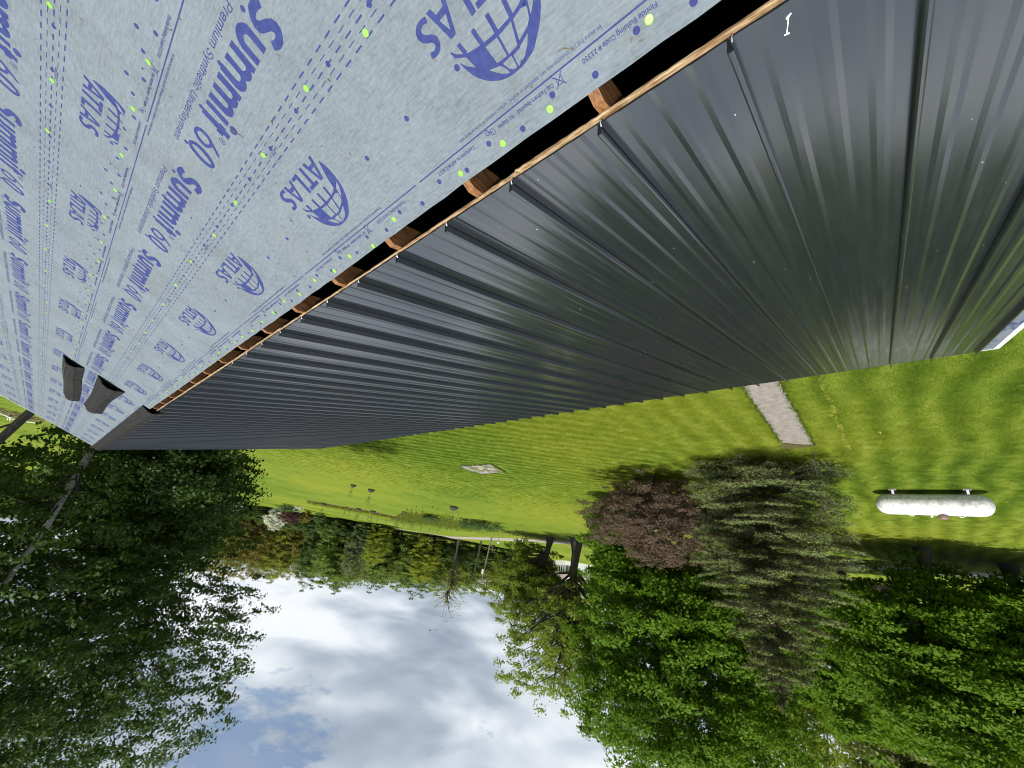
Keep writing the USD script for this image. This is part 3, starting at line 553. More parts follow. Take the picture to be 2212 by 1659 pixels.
crng = np.random.default_rng(5)
fixed = {(0, 'hem'): [(0.113, 0.285), (0.081, 0.646), (0.083, 0.862), (0.087, 1.094), (0.102, 1.562)], (0, 'mid'): [(0.613, 1.087), (0.665, 1.473), (0.659, 1.969), (0.643, 2.44)], (0, 'lap'): [(1.181, 2.119), (1.194, 2.483), (1.192, 2.915), (1.18, 3.312)], (1, 'mid'): [(1.547, 2.826), (1.561, 3.301), (1.535, 4.149)]}
for c, (ta, tb) in enumerate(bounds):
    f = roofR
    ny = 200 if c < 3 else 40; nt = 26 if c < 3 else 8
    tt, yy = np.meshgrid(np.linspace(ta, tb, nt), np.linspace(YN + 0.03, YF - 0.03, ny), indexing='ij')
    if c == 0:
        tt[1:4] = np.array([0.058, 0.070, 0.084])[:, None]; tt[4:] = np.linspace(0.1, tb, nt - 4)[:, None]
        tt[0] += 0.003 * np.sin(yy[0] * 1.7) + 0.0015 * crng.normal(0, 1, ny)
    hh = height_R(tt, yy, c)
    hh = np.where(tt > tb - 0.02, hh + 0.0006, hh)
    top = f(tt, yy, hh).reshape(-1, 3)
    i, j = np.meshgrid(np.arange(nt - 1), np.arange(ny - 1), indexing='ij'); a = (i * ny + j).ravel()
    F = np.vstack([np.stack([a, a + ny, a + ny + 1], 1), np.stack([a, a + ny + 1, a + 1], 1)])
    hem = f(tt[0], yy[0], -0.006 if c == 0 else 0.0).reshape(-1, 3); lap = f(tt[-1], yy[-1], 0.0005).reshape(-1, 3)
    n0 = len(top); jj = np.arange(ny - 1)
    V = np.vstack([top, hem, lap])
    F = np.vstack([F, np.stack([n0 + jj, jj, jj + 1], 1), np.stack([n0 + jj, jj + 1, n0 + jj + 1], 1), np.stack([n0 + ny + jj + 1, (nt - 1) * ny + jj + 1, (nt - 1) * ny + jj], 1), np.stack([n0 + ny + jj + 1, (nt - 1) * ny + jj, n0 + ny + jj], 1)])
    m = trimesh.Trimesh(V, F, process=False)
    u = part('underlayment', m, cloth, smooth=40)
    if c > 3: continue
    geoms = []
    t_off, y_off = 0.898 * c, YOFF[c]
    win = sbox(YN + 0.06, -(tb - 0.004), YF - 0.06, -(ta + (0.012 if c == 0 else 0)))
    for k in range(-4, 16):
        yc = 1.9 + k * P + y_off
        if yc < -1.8 or yc > YF + 1: continue
        d = 2 if yc < 5 else (1 if yc < 8 else 0)
        for g_ in units[d]:
            g2 = affinity.translate(g_, k * P + y_off, -t_off)
            b = g2.bounds
            if b[2] < YN + 0.06 or b[0] > YF - 0.06 or b[3] < -tb or b[1] > -ta: continue
            if not win.contains(g2): g2 = g2.intersection(win)
            geoms.append(g2)
    zf = lambda t, y, h, c=c: f(t, y, height_R(t, y, c) + h)
    # fine tessellation is not needed: the sheet is nearly flat, so the ink floats a hair above it
    part('printed_lettering', tri(geoms, zf, 0.0007), ink, u)
    if c > 2: continue
    rows = [('hem', 0.088, 0.225, 0.013)] if c == 0 else []
    rows += [('mid', 0.65 + t_off, 0.475, 0.014), ('lap', tb - 0.034, 0.40, 0.008)]
    for nm, tc_, step, sd in rows:
        spots = list(fixed.get((c, nm), []))
        y = spots[-1][1] if spots else YN + 0.2
        while y < YF - 0.3:
            y += step * crng.uniform(0.9, 1.1); spots.append((tc_ + crng.normal(0, sd), y))
        y = spots[0][1] if spots else 0
        while y > YN + 0.3 and fixed.get((c, nm)):
            y -= step; spots.append((tc_ + crng.normal(0, sd), y))
        for t, y in spots:
            if y > YF - 0.1 or y < YN + 0.1 or (c == 0 and nm == 'hem' and y > 8.5): continue
            part('cap_nail', cap_nail(f, t, y, float(height_R(np.array([t]), np.array([y]), c)[0]) + 0.0004, crng), cap_mat, u, smooth=40)
# the left slope: a sheet below the metal, showing at the near gable
m = slope_box(-1, 0.07, LE - 0.004, YN + 0.03, YF - 0.06, -0.0014, 0.0014)
u = part('underlayment', m, cloth, label='strip of underlayment beyond the last metal panel on the left slope')
gs = [affinity.translate(affinity.scale(summit, 1, 1), -2.75, -4.25), affinity.translate(atlas, -3.05, -4.95)]
strip_win = sbox(YN + 0.055, -(LE - 0.02), -1.10, -0.2)
gl = [g.intersection(strip_win) for g in gs + [affinity.translate(q, -2.4 + P * 0, -v) for v in (4.0, 5.3) for q in units[2][:1]] + [sbox(-1.5, -t - .006, -1.0, -t) for t in (5.05, 5.4, 6.2, 6.32, 6.45)] + [Point(-1.17, -6.05).buffer(0.03), Point(-1.15, -6.25).buffer(0.02)]]
part('printed_lettering', tri(gl, roofL, 0.0021), ink, u)

# ---- ridge vent already fixed over the far half of the ridge
def vent_shell(prof, lens, twist=None, th=0.011):
    """A ridge-vent section: (x, z) profile swept along y through stations lens = [(y, widthscale, heightscale)]."""
    prof = np.asarray(prof, float); inner = prof.copy(); inner[:, 1] -= th; inner[:, 0] *= 0.965
    V = []
    for (y, ws, hs, xo) in lens:
        o = np.c_[prof[:, 0] * ws + xo, np.full(len(prof), y), prof[:, 1] * hs]; i_ = np.c_[inner[:, 0] * ws + xo, np.full(len(prof), y), np.maximum(inner[:, 1] * hs, prof[0, 1] * 0 + inner[:, 1].min())]
        V.append(np.vstack([o, i_[::-1]]))
    k, n = len(V), 2 * len(prof); V = np.array(V).reshape(-1, 3); f = []
    for a in range(k - 1):
        for j in range(n):
            p, q = a * n + j, a * n + (j + 1) % n; f += [(p, q, q + n), (p, q + n, p + n)]
    h = len(prof)
    for a, rev in ((0, False), ((k - 1) * n, True)):
        for j in range(h - 1):
            q = [(a + j, a + n - 1 - j, a + n - 2 - j), (a + j, a + n - 2 - j, a + j + 1)]
            f += [x[::-1] if rev else x for x in q]
    m = trimesh.Trimesh(V, f, process=False); m.fix_normals(); return m


vp = [(-0.150, -0.034), (-0.148, -0.016), (-0.075, 0.022), (-0.066, 0.034), (0.0, 0.050), (0.066, 0.034), (0.075, 0.022), (0.148, -0.022), (0.150, -0.042)]
y = 8.52
while y < YF + 0.02:
    y1 = min(y + 3.05, YF + 0.03)
    m = vent_shell(vp, [(y, 1, 1, 0), (y1 - 0.002, 1, 1, 0)]); m.apply_translation((0, 0, RIDGE + 0.004)); part('ridge_vent', m, vent_mat)
    g2 = vent_shell([(a * 0.62, b + 0.0035) for a, b in vp[2:7]], [(y + 0.02, 1.3, 1, 0), (y1 - 0.03, 1.3, 1, 0)], th=0.002)
    y = y1

# ---- two loose sections lying on the underlayment
def loose_vent(name, label, stations, prof, cut=None):
    t0, y0 = stations[0][:2]
    base = roofR(t0, y0, 0.007)
    T = thing(name, label, 'ridge vent', base, 'loose ridge vent sections on the underlayment')
    X = np.array([CT, 0, -ST]); N = np.array([ST, 0, CT])
    def fit(sts):
        m = vent_shell(prof, [(b, w, h, a - t0) for a, b, w, h in sts]); v = m.vertices
        m.vertices = v[:, :1] * X + (v[:, 1:2] - y0) * [0, 1, 0] + v[:, 2:3] * N
        return m
    if cut:
        k = cut; a, b = stations[:k + 1], stations[k:]
        a = a[:-1] + [(a[-1][0], a[-1][1] - 0.012, a[-1][2], a[-1][3])]
        obj('end_piece', fit(a), vent_mat, T); obj('vent_shell', fit(b), vent_mat, T)
        rib_ = join([bx(-0.004, 0.004, 0, stations[k][1] - y0 - 0.05, 0.0, 0.003)]); v = rib_.vertices; v2 = v.copy()
        rib_.vertices = (v[:, :1] + 0.035) * X + v[:, 1:2] * [0, 1, 0] + (v[:, 2:3] + prof[4][1] - 0.0015) * N
        obj('splice_rib', rib_, dark_in, T)
    else:
        obj('vent_shell', fit(stations), vent_mat, T)
    return T


lp = [(-0.146, 0.0), (-0.143, 0.014), (-0.080, 0.062), (-0.070, 0.078), (0.0, 0.098), (0.066, 0.080), (0.076, 0.062), (0.143, 0.016), (0.146, 0.0)]
loose_vent('ridge_vent_section', 'loose ridge vent with a jagged break, farther from the open ridge', [(1.147, 8.51, 0.97, 0.86), (1.125, 9.42, 0.97, 0.86), (1.07, 10.4, 0.97, 0.86), (1.035, 11.52, 0.95, 0.82)], lp, cut=1)
loose_vent('ridge_vent_section', 'dark ridge vent with flared mouth and narrow waist, lying nearer the open ridge', [(0.631, 8.41, 1.33, 0.90), (0.638, 8.9, 1.22, 0.92), (0.645, 9.6, 1.04, 0.95), (0.648, 10.1, 0.98, 0.97), (0.650, 10.8, 1.05, 0.93), (0.653, 11.42, 1.14, 0.88)], [(a, b * 1.05) for a, b in lp])

# ---- crumbs: dark seeds and twigs on the underlayment, white scraps on the metal
lr = np.random.default_rng(12)
def crumbs(f, n, tr, yr, size, asp, h):
    M = []
    for _ in range(n):
        t, y = tr[0] + (tr[1] - tr[0]) * lr.random(), yr[0] + (yr[1] - yr[0]) * lr.random() ** 1.6
        L = size * lr.uniform(0.4, 1.5); a = lr.uniform(0, 6.28); d = np.array([math.cos(a), math.sin(a)]) * L / 2; bend = lr.normal(0, L * 0.15)
        M.append(tube([f(t - d[0], y - d[1], h), f(t + bend, y, h + L * 0.05), f(t + d[0], y + d[1], h)], [L * asp * 0.6, L * asp, L * asp * 0.4], 4))
    return join(M)
tag(obj('seed_litter', crumbs(roofR, 420, (0.06, 2.4), (0.0, 9.0), 0.012, 0.14, 0.0075), litter_mat), 'dark seeds and bud scales scattered over the underlayment', 'litter', kind='stuff')
for (t, y, L, a) in ((0.79, 2.0, 0.07, 0.3), (0.187, 0.52, 0.05, 1.1), (0.62, 1.35, 0.015, 0.2)):
    d = np.array([math.cos(a), math.sin(a)]) * L / 2
    tag(obj('dry_twig', tube([roofR(t - d[0], y - d[1], .008), roofR(t + L * .13, y, .011), roofR(t + d[0], y + d[1], .008)], [0.0012, 0.0016, 0.0008], 5), litter_mat), {0.07: 'thin curved dry twig between the big lettering and the dashed rows', 0.05: 'pale dry stalk lying on the small print near the open ridge', 0.015: 'tiny dark twig stub beside the dashed rows'}[L], 'twig')
tag(obj('white_scraps', crumbs(roofL, 70, (0.1, 3.2), (-0.9, 4.5), 0.0055, 0.16, 0.008), white_bit), 'tiny white scraps and shavings on the metal roof', 'litter', kind='stuff')
sp_ = thing('white_staple', 'white bent staple lying on the metal beside the second seam', 'staple', roofL(0.10, -0.005, 0.006))
obj('staple_wire', join([tube([(0, 0, 0), (-0.05, 0.012, -0.0165)], 0.0016, 6), tube([(0.004, -0.006, 0), (-0.004, 0.006, 0.002)], 0.0026, 6), tube([(-0.052, 0.006, -0.0165), (-0.049, 0.018, -0.0165)], 0.0022, 6)]), white_bit, sp_)
tag(obj('green_leaf', trimesh.Trimesh(roofL([0.1, 0.108, 0.122, 0.108], [-0.218, -0.226, -0.23, -0.214], [0.007, 0.010, 0.007, 0.011]), [(0, 1, 2), (0, 2, 3)], process=False), leaf_mat('green_scrap', [(0.2, 0.4, 0.08), (0.25, 0.45, 0.1)], 0.2)), 'tiny fallen green leaf at the top edge of the metal roof', 'leaf')

# ---------------------------------------------------------------- trees
def leaf_quads(g, pos, nrm, L, W, fold=0.12, droop=None):
    n = len(pos); a = g.normal(0, 1, (n, 3))
    if droop is not None: a = a * 0.6 + np.array([0, 0, -droop])
    t = a - (a * nrm).sum(1, keepdims=True) * nrm; t /= np.linalg.norm(t, axis=1, keepdims=True) + 1e-9
    b = np.cross(nrm, t); s = g.uniform(0.65, 1.3, (n, 1)); L = L * s; W = W * s
    v = np.stack([pos - t * L / 2, pos + b * W / 2 + nrm * fold * W + t * L * 0.08, pos + t * L / 2, pos - b * W / 2 + nrm * fold * W + t * L * 0.08], 1).reshape(-1, 3)
    q = np.arange(n)[:, None] * 4
    return trimesh.Trimesh(v, np.vstack([q + [0, 1, 2], q + [0, 2, 3]]), process=False)


def crown_points(g, n, center, semi, bias=2.4, lobes=2.0, amp=0.5, flat_bottom=0.0, seed=0, boxy=2.0):
    d = g.normal(0, 1, (n * 2, 3)); d /= np.linalg.norm(d, axis=1, keepdims=True)
    if flat_bottom: d = d[d[:, 2] > -1 + flat_bottom]
    d = d[:n]; r = g.random(len(d)) ** (1 / bias)
    k = 1 - amp / 2 + amp * meshkit.fbm(d * lobes + 31.7 + seed, 3, seed) * 1.6 - amp * 0.3
    r = r / (np.abs(d) ** boxy).sum(1) ** (1 / boxy)
    return center + d * (r * k)[:, None] * semi, d


def build_tree(T, seed, H, cb, semi, trunk_r, leafm, barkm, n_cl, cl_r, per, leaf, n_limb=26, lean=(0, 0), flat=0.35, up=0.55, bias=2.6, amp=0.55, lobes=2.0, droop=None, flat_bottom=0.0, fork=0.3, limb_w=0.3, shell=0.65, trunk_top=0.78, extra=None, wid=0.62, sides=7, limb_mat=None, boxy=2.0):
    """A tapered trunk with curved limbs, and a crown of many small leaves gathered in flattened clumps."""
    g = np.random.default_rng(seed)
    c = np.array([lean[0], lean[1], (cb + H) / 2]); S = np.array([semi[0], semi[1], (H - cb) / 2])
    P_, d = crown_points(g, n_cl, c, S, bias, lobes, amp, flat_bottom, seed, boxy)
    if extra is not None: P_ = np.vstack([P_, extra]); d = np.vstack([d, (extra - c) / np.linalg.norm(extra - c, axis=1, keepdims=True)])
    tz = np.linspace(0, 1, 9); top = H * trunk_top
    path = np.c_[lean[0] * tz ** 1.5 + g.normal(0, 0.012 * H, 9) * tz, lean[1] * tz ** 1.5 + g.normal(0, 0.012 * H, 9) * tz, tz * top]
    parts = [tube(path, trunk_r * (1 - 0.85 * tz) * (1 + 0.5 * np.exp(-tz * 30)), sides + 2)]
    idx = g.permutation(len(P_))[:n_limb]; limbs = []
    for i in idx:
        e = P_[i]; hd = np.hypot(*(e[:2] - [np.interp(e[2], path[:, 2], path[:, k]) for k in (0, 1)]))
        z0 = np.clip(e[2] - hd * g.uniform(0.45, 0.95), fork * H * g.uniform(0.85, 1.2), top * 0.96)
        s0 = np.array([np.interp(z0, path[:, 2], path[:, k]) for k in range(3)]); hz = z0 / H
        q = np.linspace(0, 1, 6)[:, None]; mid = s0 * 0.45 + e * 0.55 + np.array([0, 0, 0.06 * H * g.uniform(-0.2, 1)]) + g.normal(0, 0.02 * H, 3)
        curve = (1 - q) ** 2 * s0 + 2 * q * (1 - q) * mid + q ** 2 * e
        r0 = trunk_r * limb_w * (1 - 0.6 * hz) * g.uniform(0.6, 1.2)
        (limbs if limb_mat else parts).append(tube(curve, r0 * (1 - 0.9 * q[:, 0]) + 0.006, sides - 2, cap=False))
    obj('trunk', join(parts), barkm, T, smooth=60)
    if limbs: obj('limbs', join(limbs), limb_mat, T, smooth=60)
    m = len(P_) * per; ci = np.repeat(np.arange(len(P_)), per)
    o = g.normal(0, 1, (m, 3)); o /= np.linalg.norm(o, axis=1, keepdims=True); rr = shell + (1 - shell) * g.random((m, 1)); sz = (cl_r * g.uniform(0.6, 1.35, len(P_)))[ci][:, None]
    o[:, 2] = np.where(o[:, 2] < -0.25, -o[:, 2] * 0.5, o[:, 2])
    pos = P_[ci] + o * rr * sz * [1, 1, flat]
    nrm = o * 0.75 + d[ci] * 0.4 + [0, 0, up * 0.6] + g.normal(0, 0.5, (m, 3)); nrm /= np.linalg.norm(nrm, axis=1, keepdims=True)
    obj('crown', leaf_quads(g, pos, nrm, leaf, leaf * wid, droop=droop), leafm, T)
    return T


maple_leaf = leaf_mat('maple_leaf', [(0.072, 0.142, 0.006), (0.168, 0.265, 0.011), (0.32, 0.39, 0.020)], 0.42)
lime_leaf = leaf_mat('lime_leaf', [(0.08, 0.14, 0.012), (0.13, 0.20, 0.02), (0.19, 0.26, 0.03)], 0.4)
oak_leaf = leaf_mat('young_oak_leaf', [(0.15, 0.20, 0.028), (0.225, 0.28, 0.05), (0.31, 0.36, 0.08)], 0.5)
birch_leaf = leaf_mat('birch_leaf', [(0.042, 0.078, 0.014), (0.080, 0.138, 0.022), (0.14, 0.215, 0.034)], 0.35, 0.5)
copper_leaf = leaf_mat('copper_leaf', [(0.092, 0.066, 0.045), (0.165, 0.125, 0.088), (0.27, 0.21, 0.155)], 0.3)
con_leaf = leaf_mat('conifer_needle', [(0.055, 0.052, 0.025), (0.10, 0.092, 0.045), (0.145, 0.125, 0.07)], 0.1, 0.7)
con_tip = leaf_mat('conifer_tip', [(0.13, 0.165, 0.06), (0.20, 0.25, 0.092), (0.285, 0.335, 0.13)], 0.2, 0.7)
far_green = leaf_mat('far_green_leaf', [(0.125, 0.18, 0.035), (0.20, 0.27, 0.05), (0.28, 0.34, 0.07)], 0.45)
far_dark = leaf_mat('far_dark_leaf', [(0.065, 0.11, 0.03), (0.115, 0.175, 0.045), (0.17, 0.23, 0.06)], 0.4)
far_rust = leaf_mat('far_rust_leaf', [(0.16, 0.145, 0.035), (0.22, 0.20, 0.05), (0.27, 0.255, 0.06)], 0.4)
far_lime = leaf_mat('far_lime_leaf', [(0.19, 0.23, 0.025), (0.27, 0.32, 0.035), (0.35, 0.38, 0.06)], 0.45)
far_grey = leaf_mat('far_grey_leaf', [(0.115, 0.1437, 0.069), (0.1955, 0.23, 0.115), (0.276, 0.3047, 0.161)], 0.3)
blossom = leaf_mat('white_blossom', [(0.45, 0.47, 0.40), (0.70, 0.70, 0.64), (0.8, 0.8, 0.76)], 0.2)
plum_leaf = leaf_mat('plum_leaf', [(0.06, 0.025, 0.025), (0.11, 0.05, 0.045), (0.15, 0.07, 0.06)], 0.2)
willow_leaf = leaf_mat('willow_leaf', [(0.14, 0.20, 0.015), (0.21, 0.28, 0.025), (0.30, 0.36, 0.035)], 0.5)
pale_leaf = leaf_mat('pale_leaf', [(0.17, 0.20, 0.07), (0.25, 0.28, 0.11), (0.33, 0.35, 0.17)], 0.4)

# the group right of the tank and behind the conifer
T = thing('maple_tree', 'dense deep green maple with lime highlights behind the brown-leaved tree', 'tree', (-38.5, 14.9, 0))
gx = np.random.default_rng(111)
low = np.c_[gx.uniform(3.5, 8.6, 150), gx.uniform(0.5, 5.0, 150), gx.uniform(0.7, 7.5, 150)]; low = low[np.hypot(low[:, 0], low[:, 1]) < 9.6]
build_tree(T, 11, 21.5, 0.5, (8.9, 8.9), 0.33, maple_leaf, dark_bark, 1450, 1.05, 110, 0.25, 26, extra=low, boxy=1.65, flat=0.7, up=0.6, bias=3.2, amp=0.55, lobes=2.4, shell=0.6)
T = thing('copper_leaved_tree', 'low bushy tree with brown purple leaves beside the conifer', 'tree', (-26.2, 12.0, 0))
build_tree(T, 12, 5.6, 0.2, (3.9, 4.4), 0.12, copper_leaf, dark_bark, 840, 0.40, 85, 0.095, 60, flat=0.75, up=0.25, bias=2.6, amp=0.6, lobes=3.0, fork=0.12, limb_w=0.4, shell=0.4, wid=0.7)


def conifer(T, seed, H, R_, m1, m2, barkm, layers=26, needle=0.105):
    g = np.random.default_rng(seed); wood = [tube(np.c_[g.normal(0, 0.02, 9), g.normal(0, 0.02, 9), np.linspace(0, H, 9)], np.linspace(0.17, 0.015, 9), 8)]
    pos, nr, tip_pos, tip_n = [], [], [], []
    for k in range(layers):
        z = 0.35 + (H - 0.5) * (k / (layers - 1)) ** 1.05; rad = R_ * (1 - (z / H) ** 2.2) ** 0.85 * g.uniform(0.9, 1.08) + 0.15
        nb = int(9 + 5 * rad)
        for a in g.uniform(0, 6.283, nb):
            rr = rad * g.uniform(0.45, 1.12); dz = (0.18 * g.normal(0, 1) - 0.04) * rr + g.normal(0, 0.22)
            e = np.array([math.cos(a) * rr, math.sin(a) * rr, max(z + dz, 0.12)]); s0 = np.array([0, 0, z + 0.05 * rr])
            q = np.linspace(0, 1, 5)[:, None]; mid = (s0 + e) / 2 + [0, 0, -0.05 * rr]; cv = (1 - q) ** 2 * s0 + 2 * q * (1 - q) * mid + q ** 2 * (e + [0, 0, 0.09 * rr])
            wood.append(tube(cv, np.linspace(0.018, 0.004, 5), 4, cap=False))
            n1 = int(125 * max(rr, 0.4)); s = g.random(n1) ** 0.6; ii = s * 4; lo = np.minimum(ii.astype(int), 3); p = cv[lo] + (cv[lo + 1] - cv[lo]) * (ii - lo)[:, None]
            side = np.array([-math.sin(a), math.cos(a), 0]); w = 0.30 * rr * (1.15 - s)
            p = p + side * (g.uniform(-1, 1, n1) * w)[:, None] + g.normal(0, 0.05, (n1, 3))
            pos.append(p); nr.append(g.normal(0, 0.6, (n1, 3)) + [0, 0, 0.7])
            if g.random() < 0.8:
                n2 = int(84 * max(rr, 0.35)); s = 0.62 + 0.42 * g.random(n2); p = s0 + (cv[-1] - s0) * s[:, None] + side * (g.uniform(-1, 1, n2) * 0.20 * rr)[:, None] + g.normal(0, 0.035, (n2, 3)) + [0, 0, 0.05]
                tip_pos.append(p); tip_n.append(g.normal(0, 0.45, (n2, 3)) + [0, 0, 0.9])
    nz = lambda v: v / np.linalg.norm(v, axis=1, keepdims=True)
    obj('trunk', join(wood), barkm, T)
    obj('crown', leaf_quads(g, np.vstack(pos), nz(np.vstack(nr)), needle, needle * 0.28), m1, T)
    obj('fresh_growth', leaf_quads(g, np.vstack(tip_pos), nz(np.vstack(tip_n)), needle * 0.85, needle * 0.42), m2, T, label='pale green fresh growth on the bough ends')


T = thing('conifer_tree', 'dark bushy conifer with pale green tips at the end of the footpath', 'tree', (-24.9, 5.2, 0))
conifer(T, 13, 10.9, 3.5, con_leaf, con_tip, dark_bark)
T = thing('sapling', 'bright green self-sown sapling poking out of the conifer', 'sapling', (-22.6, 2.5, 0))
build_tree(T, 14, 3.6, 0.5, (1.0, 1.6), 0.03, lime_leaf, bark, 46, 0.28, 9, 0.10, 22, fork=0.2, shell=0.3)

T = thing('maple_tree', 'dark green maple with black trunk directly behind the white tank', 'tree', (-50.9, -1.1, 0))
build_tree(T, 15, 15.2, 1.5, (7.2, 8.2), 0.42, maple_leaf, dark_bark, 1050, 1.1, 100, 0.27, 26, flat=0.65, up=0.6, bias=3.0, amp=0.6, shell=0.55)
T = thing('maple_tree', 'dark green maple at the frame edge, its trunk beyond the tank end', 'tree', (-57.0, -6.5, 0))
build_tree(T, 16, 17.0, 1.6, (8.2, 8.0), 0.45, maple_leaf, dark_bark, 950, 1.2, 92, 0.30, 26, flat=0.65, up=0.6, bias=3.0, amp=0.6, shell=0.55)
T = thing('maple_tree', 'dark green maple between the conifer and the tank, farther back', 'tree', (-66.5, 6.2, 0))
build_tree(T, 17, 17.5, 1.4, (8.0, 8.0), 0.45, maple_leaf, dark_bark, 850, 1.25, 75, 0.37, 26, flat=0.65, up=0.6, bias=3.0, amp=0.55, shell=0.55)
T = thing('willow_tree', 'tall yellow green willowy tree rising behind the maples', 'tree', (-78.0, 17.0, 0))
build_tree(T, 18, 30.0, 4.0, (8.5, 8.5), 0.6, willow_leaf, bark, 620, 1.5, 85, 0.45, 40, flat=1.3, up=0.2, bias=2.3, amp=0.6, droop=0.7, shell=0.4, wid=0.4)
T = thing('pale_tree', 'tall pale grey green tree behind the maples at the frame corner', 'tree', (-96.0, 4.0, 0))
build_tree(T, 19, 33.0, 8.0, (12.0, 12.0), 0.7, pale_leaf, bark, 760, 1.6, 75, 0.5, 60, flat=0.6, up=0.4, bias=2.2, amp=0.5, shell=0.4)

# big oak and its neighbour by the lane
T = thing('oak_tree', 'tall spreading tree in fresh olive leaf against the clouds by the lane', 'tree', (-67.4, 44.7, 0))
build_tree(T, 20, 26.8, 6.0, (11.8, 11.8), 0.85, oak_leaf, dark_bark, 520, 1.15, 62, 0.40, 140, flat=0.95, up=0.25, bias=2.0, amp=0.55, lobes=1.7, fork=0.22, limb_w=0.34, shell=0.45, sides=8)
g = np.random.default_rng(3)
ex = np.c_[g.uniform(-7, 6, 60), g.uniform(1, 9, 60), g.uniform(1.2, 5.0, 60)]
T = thing('oak_tree', 'leaning dark-trunked tree with drooping olive boughs beside the lane', 'tree', (-69.2, 52.0, 0))
build_tree(T, 23, 16.5, 4.2, (8.0, 8.6), 0.62, oak_leaf, dark_bark, 420, 1.15, 70, 0.36, 80, lean=(1.0, 3.6), flat=0.95, up=0.25, bias=2.3, amp=0.6, fork=0.2, limb_w=0.4, shell=0.45, extra=ex)
# low hedge of brush at the field's edge
def shrub(name, label, loc, semi, h, m, seed, n=160, per=60, leaf=0.16, cat='shrub', cl=0.5, group=None):
    T = thing(name, label, cat, (loc[0], loc[1], 0), group)
    return build_tree(T, seed, h, 0.05, semi, 0.07, m, dark_bark, n, cl, per, leaf, 14, flat=0.8, bias=2.5, fork=0.1, shell=0.4)


shrub('hedge_shrub', 'low dark brush under the leaning tree at the field edge', (-54.0, 57.0), (2.5, 6.0), 1.5, far_dark, 31, 190, 60)
shrub('hedge_shrub', 'small dark green bush at the tip of the tall meadow grass', (-50.2, 66.8), (1.4, 2.6), 1.1, far_dark, 32, 80, 60)

# birches beyond the far gable
def birch(label, loc, seed, H, cb, semi, r, lean, n_cl, per=62, leaf=0.145, barkm=birch_bark, leafm=birch_leaf, **k):
    T = thing('birch_tree', label, 'tree', (loc[0], loc[1], 0))
    return build_tree(T, seed, H, cb, semi, r, leafm, barkm, int(n_cl * 1.35), 0.66, per, leaf, k.pop('n_limb', 40), lean=lean, flat=0.8, up=0.15, bias=k.pop('bias', 2.3), amp=0.6, lobes=2.2, droop=0.6, fork=0.22, limb_w=0.22, shell=0.3, wid=0.78, trunk_top=0.95, limb_mat=dark_bark, **k)


birch('birch with pale leaning trunk rising just past the ridge end', (-0.1, 23.0), 41, 18.5, 4.6, (4.1, 4.2), 0.17, (0.6, 0.6), 430)
birch('slender white birch standing leftmost of the birches, trunk bare above the far wood', (-5.6, 30.0), 42, 21.5, 7.0, (5.4, 5.4), 0.17, (-0.6, 0.4), 430)
birch('forked white birch with twin stems high in the dark foliage', (-1.7, 26.5), 43, 20.5, 4.0, (4.6, 4.4), 0.16, (-0.9, 0.5), 430)
birch('dark-limbed birch leaning out over the lawn at the frame edge', (1.0, 21.6), 44, 15.0, 6.8, (3.4, 3.0), 0.19, (4.2, 0.8), 240, barkm=bark)
birch('broad birch filling the dense dark middle of the birch clump', (-3.5, 25.8), 45, 11.5, 1.2, (3.0, 3.6), 0.14, (-0.2, 0.2), 480)
birch('low bushy birch tucked behind the ridge end', (-2.3, 22.2), 46, 7.6, 0.8, (2.7, 2.6), 0.10, (0, 0.2), 330)
T = thing('understory_tree', 'dark leafy undergrowth tree behind the birch trunks', 'tree', (-4.6, 41.0, 0))
build_tree(T, 47, 13.0, 0.4, (5.6, 6.0), 0.2, birch_leaf, dark_bark, 620, 1.0, 70, 0.26, 20, flat=0.7, bias=2.6, shell=0.4)
# overhanging twigs of leaves close to the roof edge
shrub('hanging_bough', 'leafy bough tips hanging over the lawn past the far roof edge', (4.2, 21.0), (1.6, 1.4), 5.2, birch_leaf, 48, 26, 24, 0.11, 'bough', 0.5) if False else None

# far woodland: one tree of each kind with its parts, then copies
def far_proto(name, label, seed, leafm, H, cb, semi, n_cl, cl, per, leaf, barkm=bark, **k):
    T = thing(name, label, 'tree', (0, 0, 0))
    return build_tree(T, seed, H, cb, semi, 0.28, leafm, barkm, n_cl, cl, per, leaf, k.pop('n_limb', 30), sides=6, boxy=3.2, **k)


kinds = {
    'green': far_proto('broadleaf_tree', '', 51, far_green, 22, 0.8, (7.6, 7.6), 300, 1.5, 55, 0.50, flat=0.6, shell=0.5),
    'dark': far_proto('dark_tree', '', 52, far_dark, 22, 0.5, (6.8, 6.8), 300, 1.4, 55, 0.50, flat=0.7, shell=0.5),
    'rust': far_proto('rusty_tree', '', 53, far_rust, 22, 1.6, (6.6, 6.6), 260, 1.4, 48, 0.42, flat=0.9, shell=0.3, n_limb=46, bias=2.4),
    'lime': far_proto('lime_green_tree', '', 54, far_lime, 22, 1.2, (7.0, 7.0), 280, 1.45, 52, 0.46, flat=0.7, shell=0.45),
    'grey': far_proto('grey_green_tree', '', 55, far_grey, 22, 1.2, (6.0, 6.0), 260, 1.35, 50, 0.44, flat=0.8, shell=0.4)}
first = {k: True for k in kinds}
frng = np.random.default_rng(8)


def far_tree(kind, x, y, h, w, label, group=None):
    sc = (w / 6.0, w / 6.0, h / 22.0)
    rz = frng.uniform(0, 6.28)
    if first[kind]:
        first[kind] = False; place(kinds[kind], (x, y, 0), rz, sc); tag(kinds[kind], label, group=group)
    else:
        copy(kinds[kind], (x, y, 0), rz, sc, label, group)


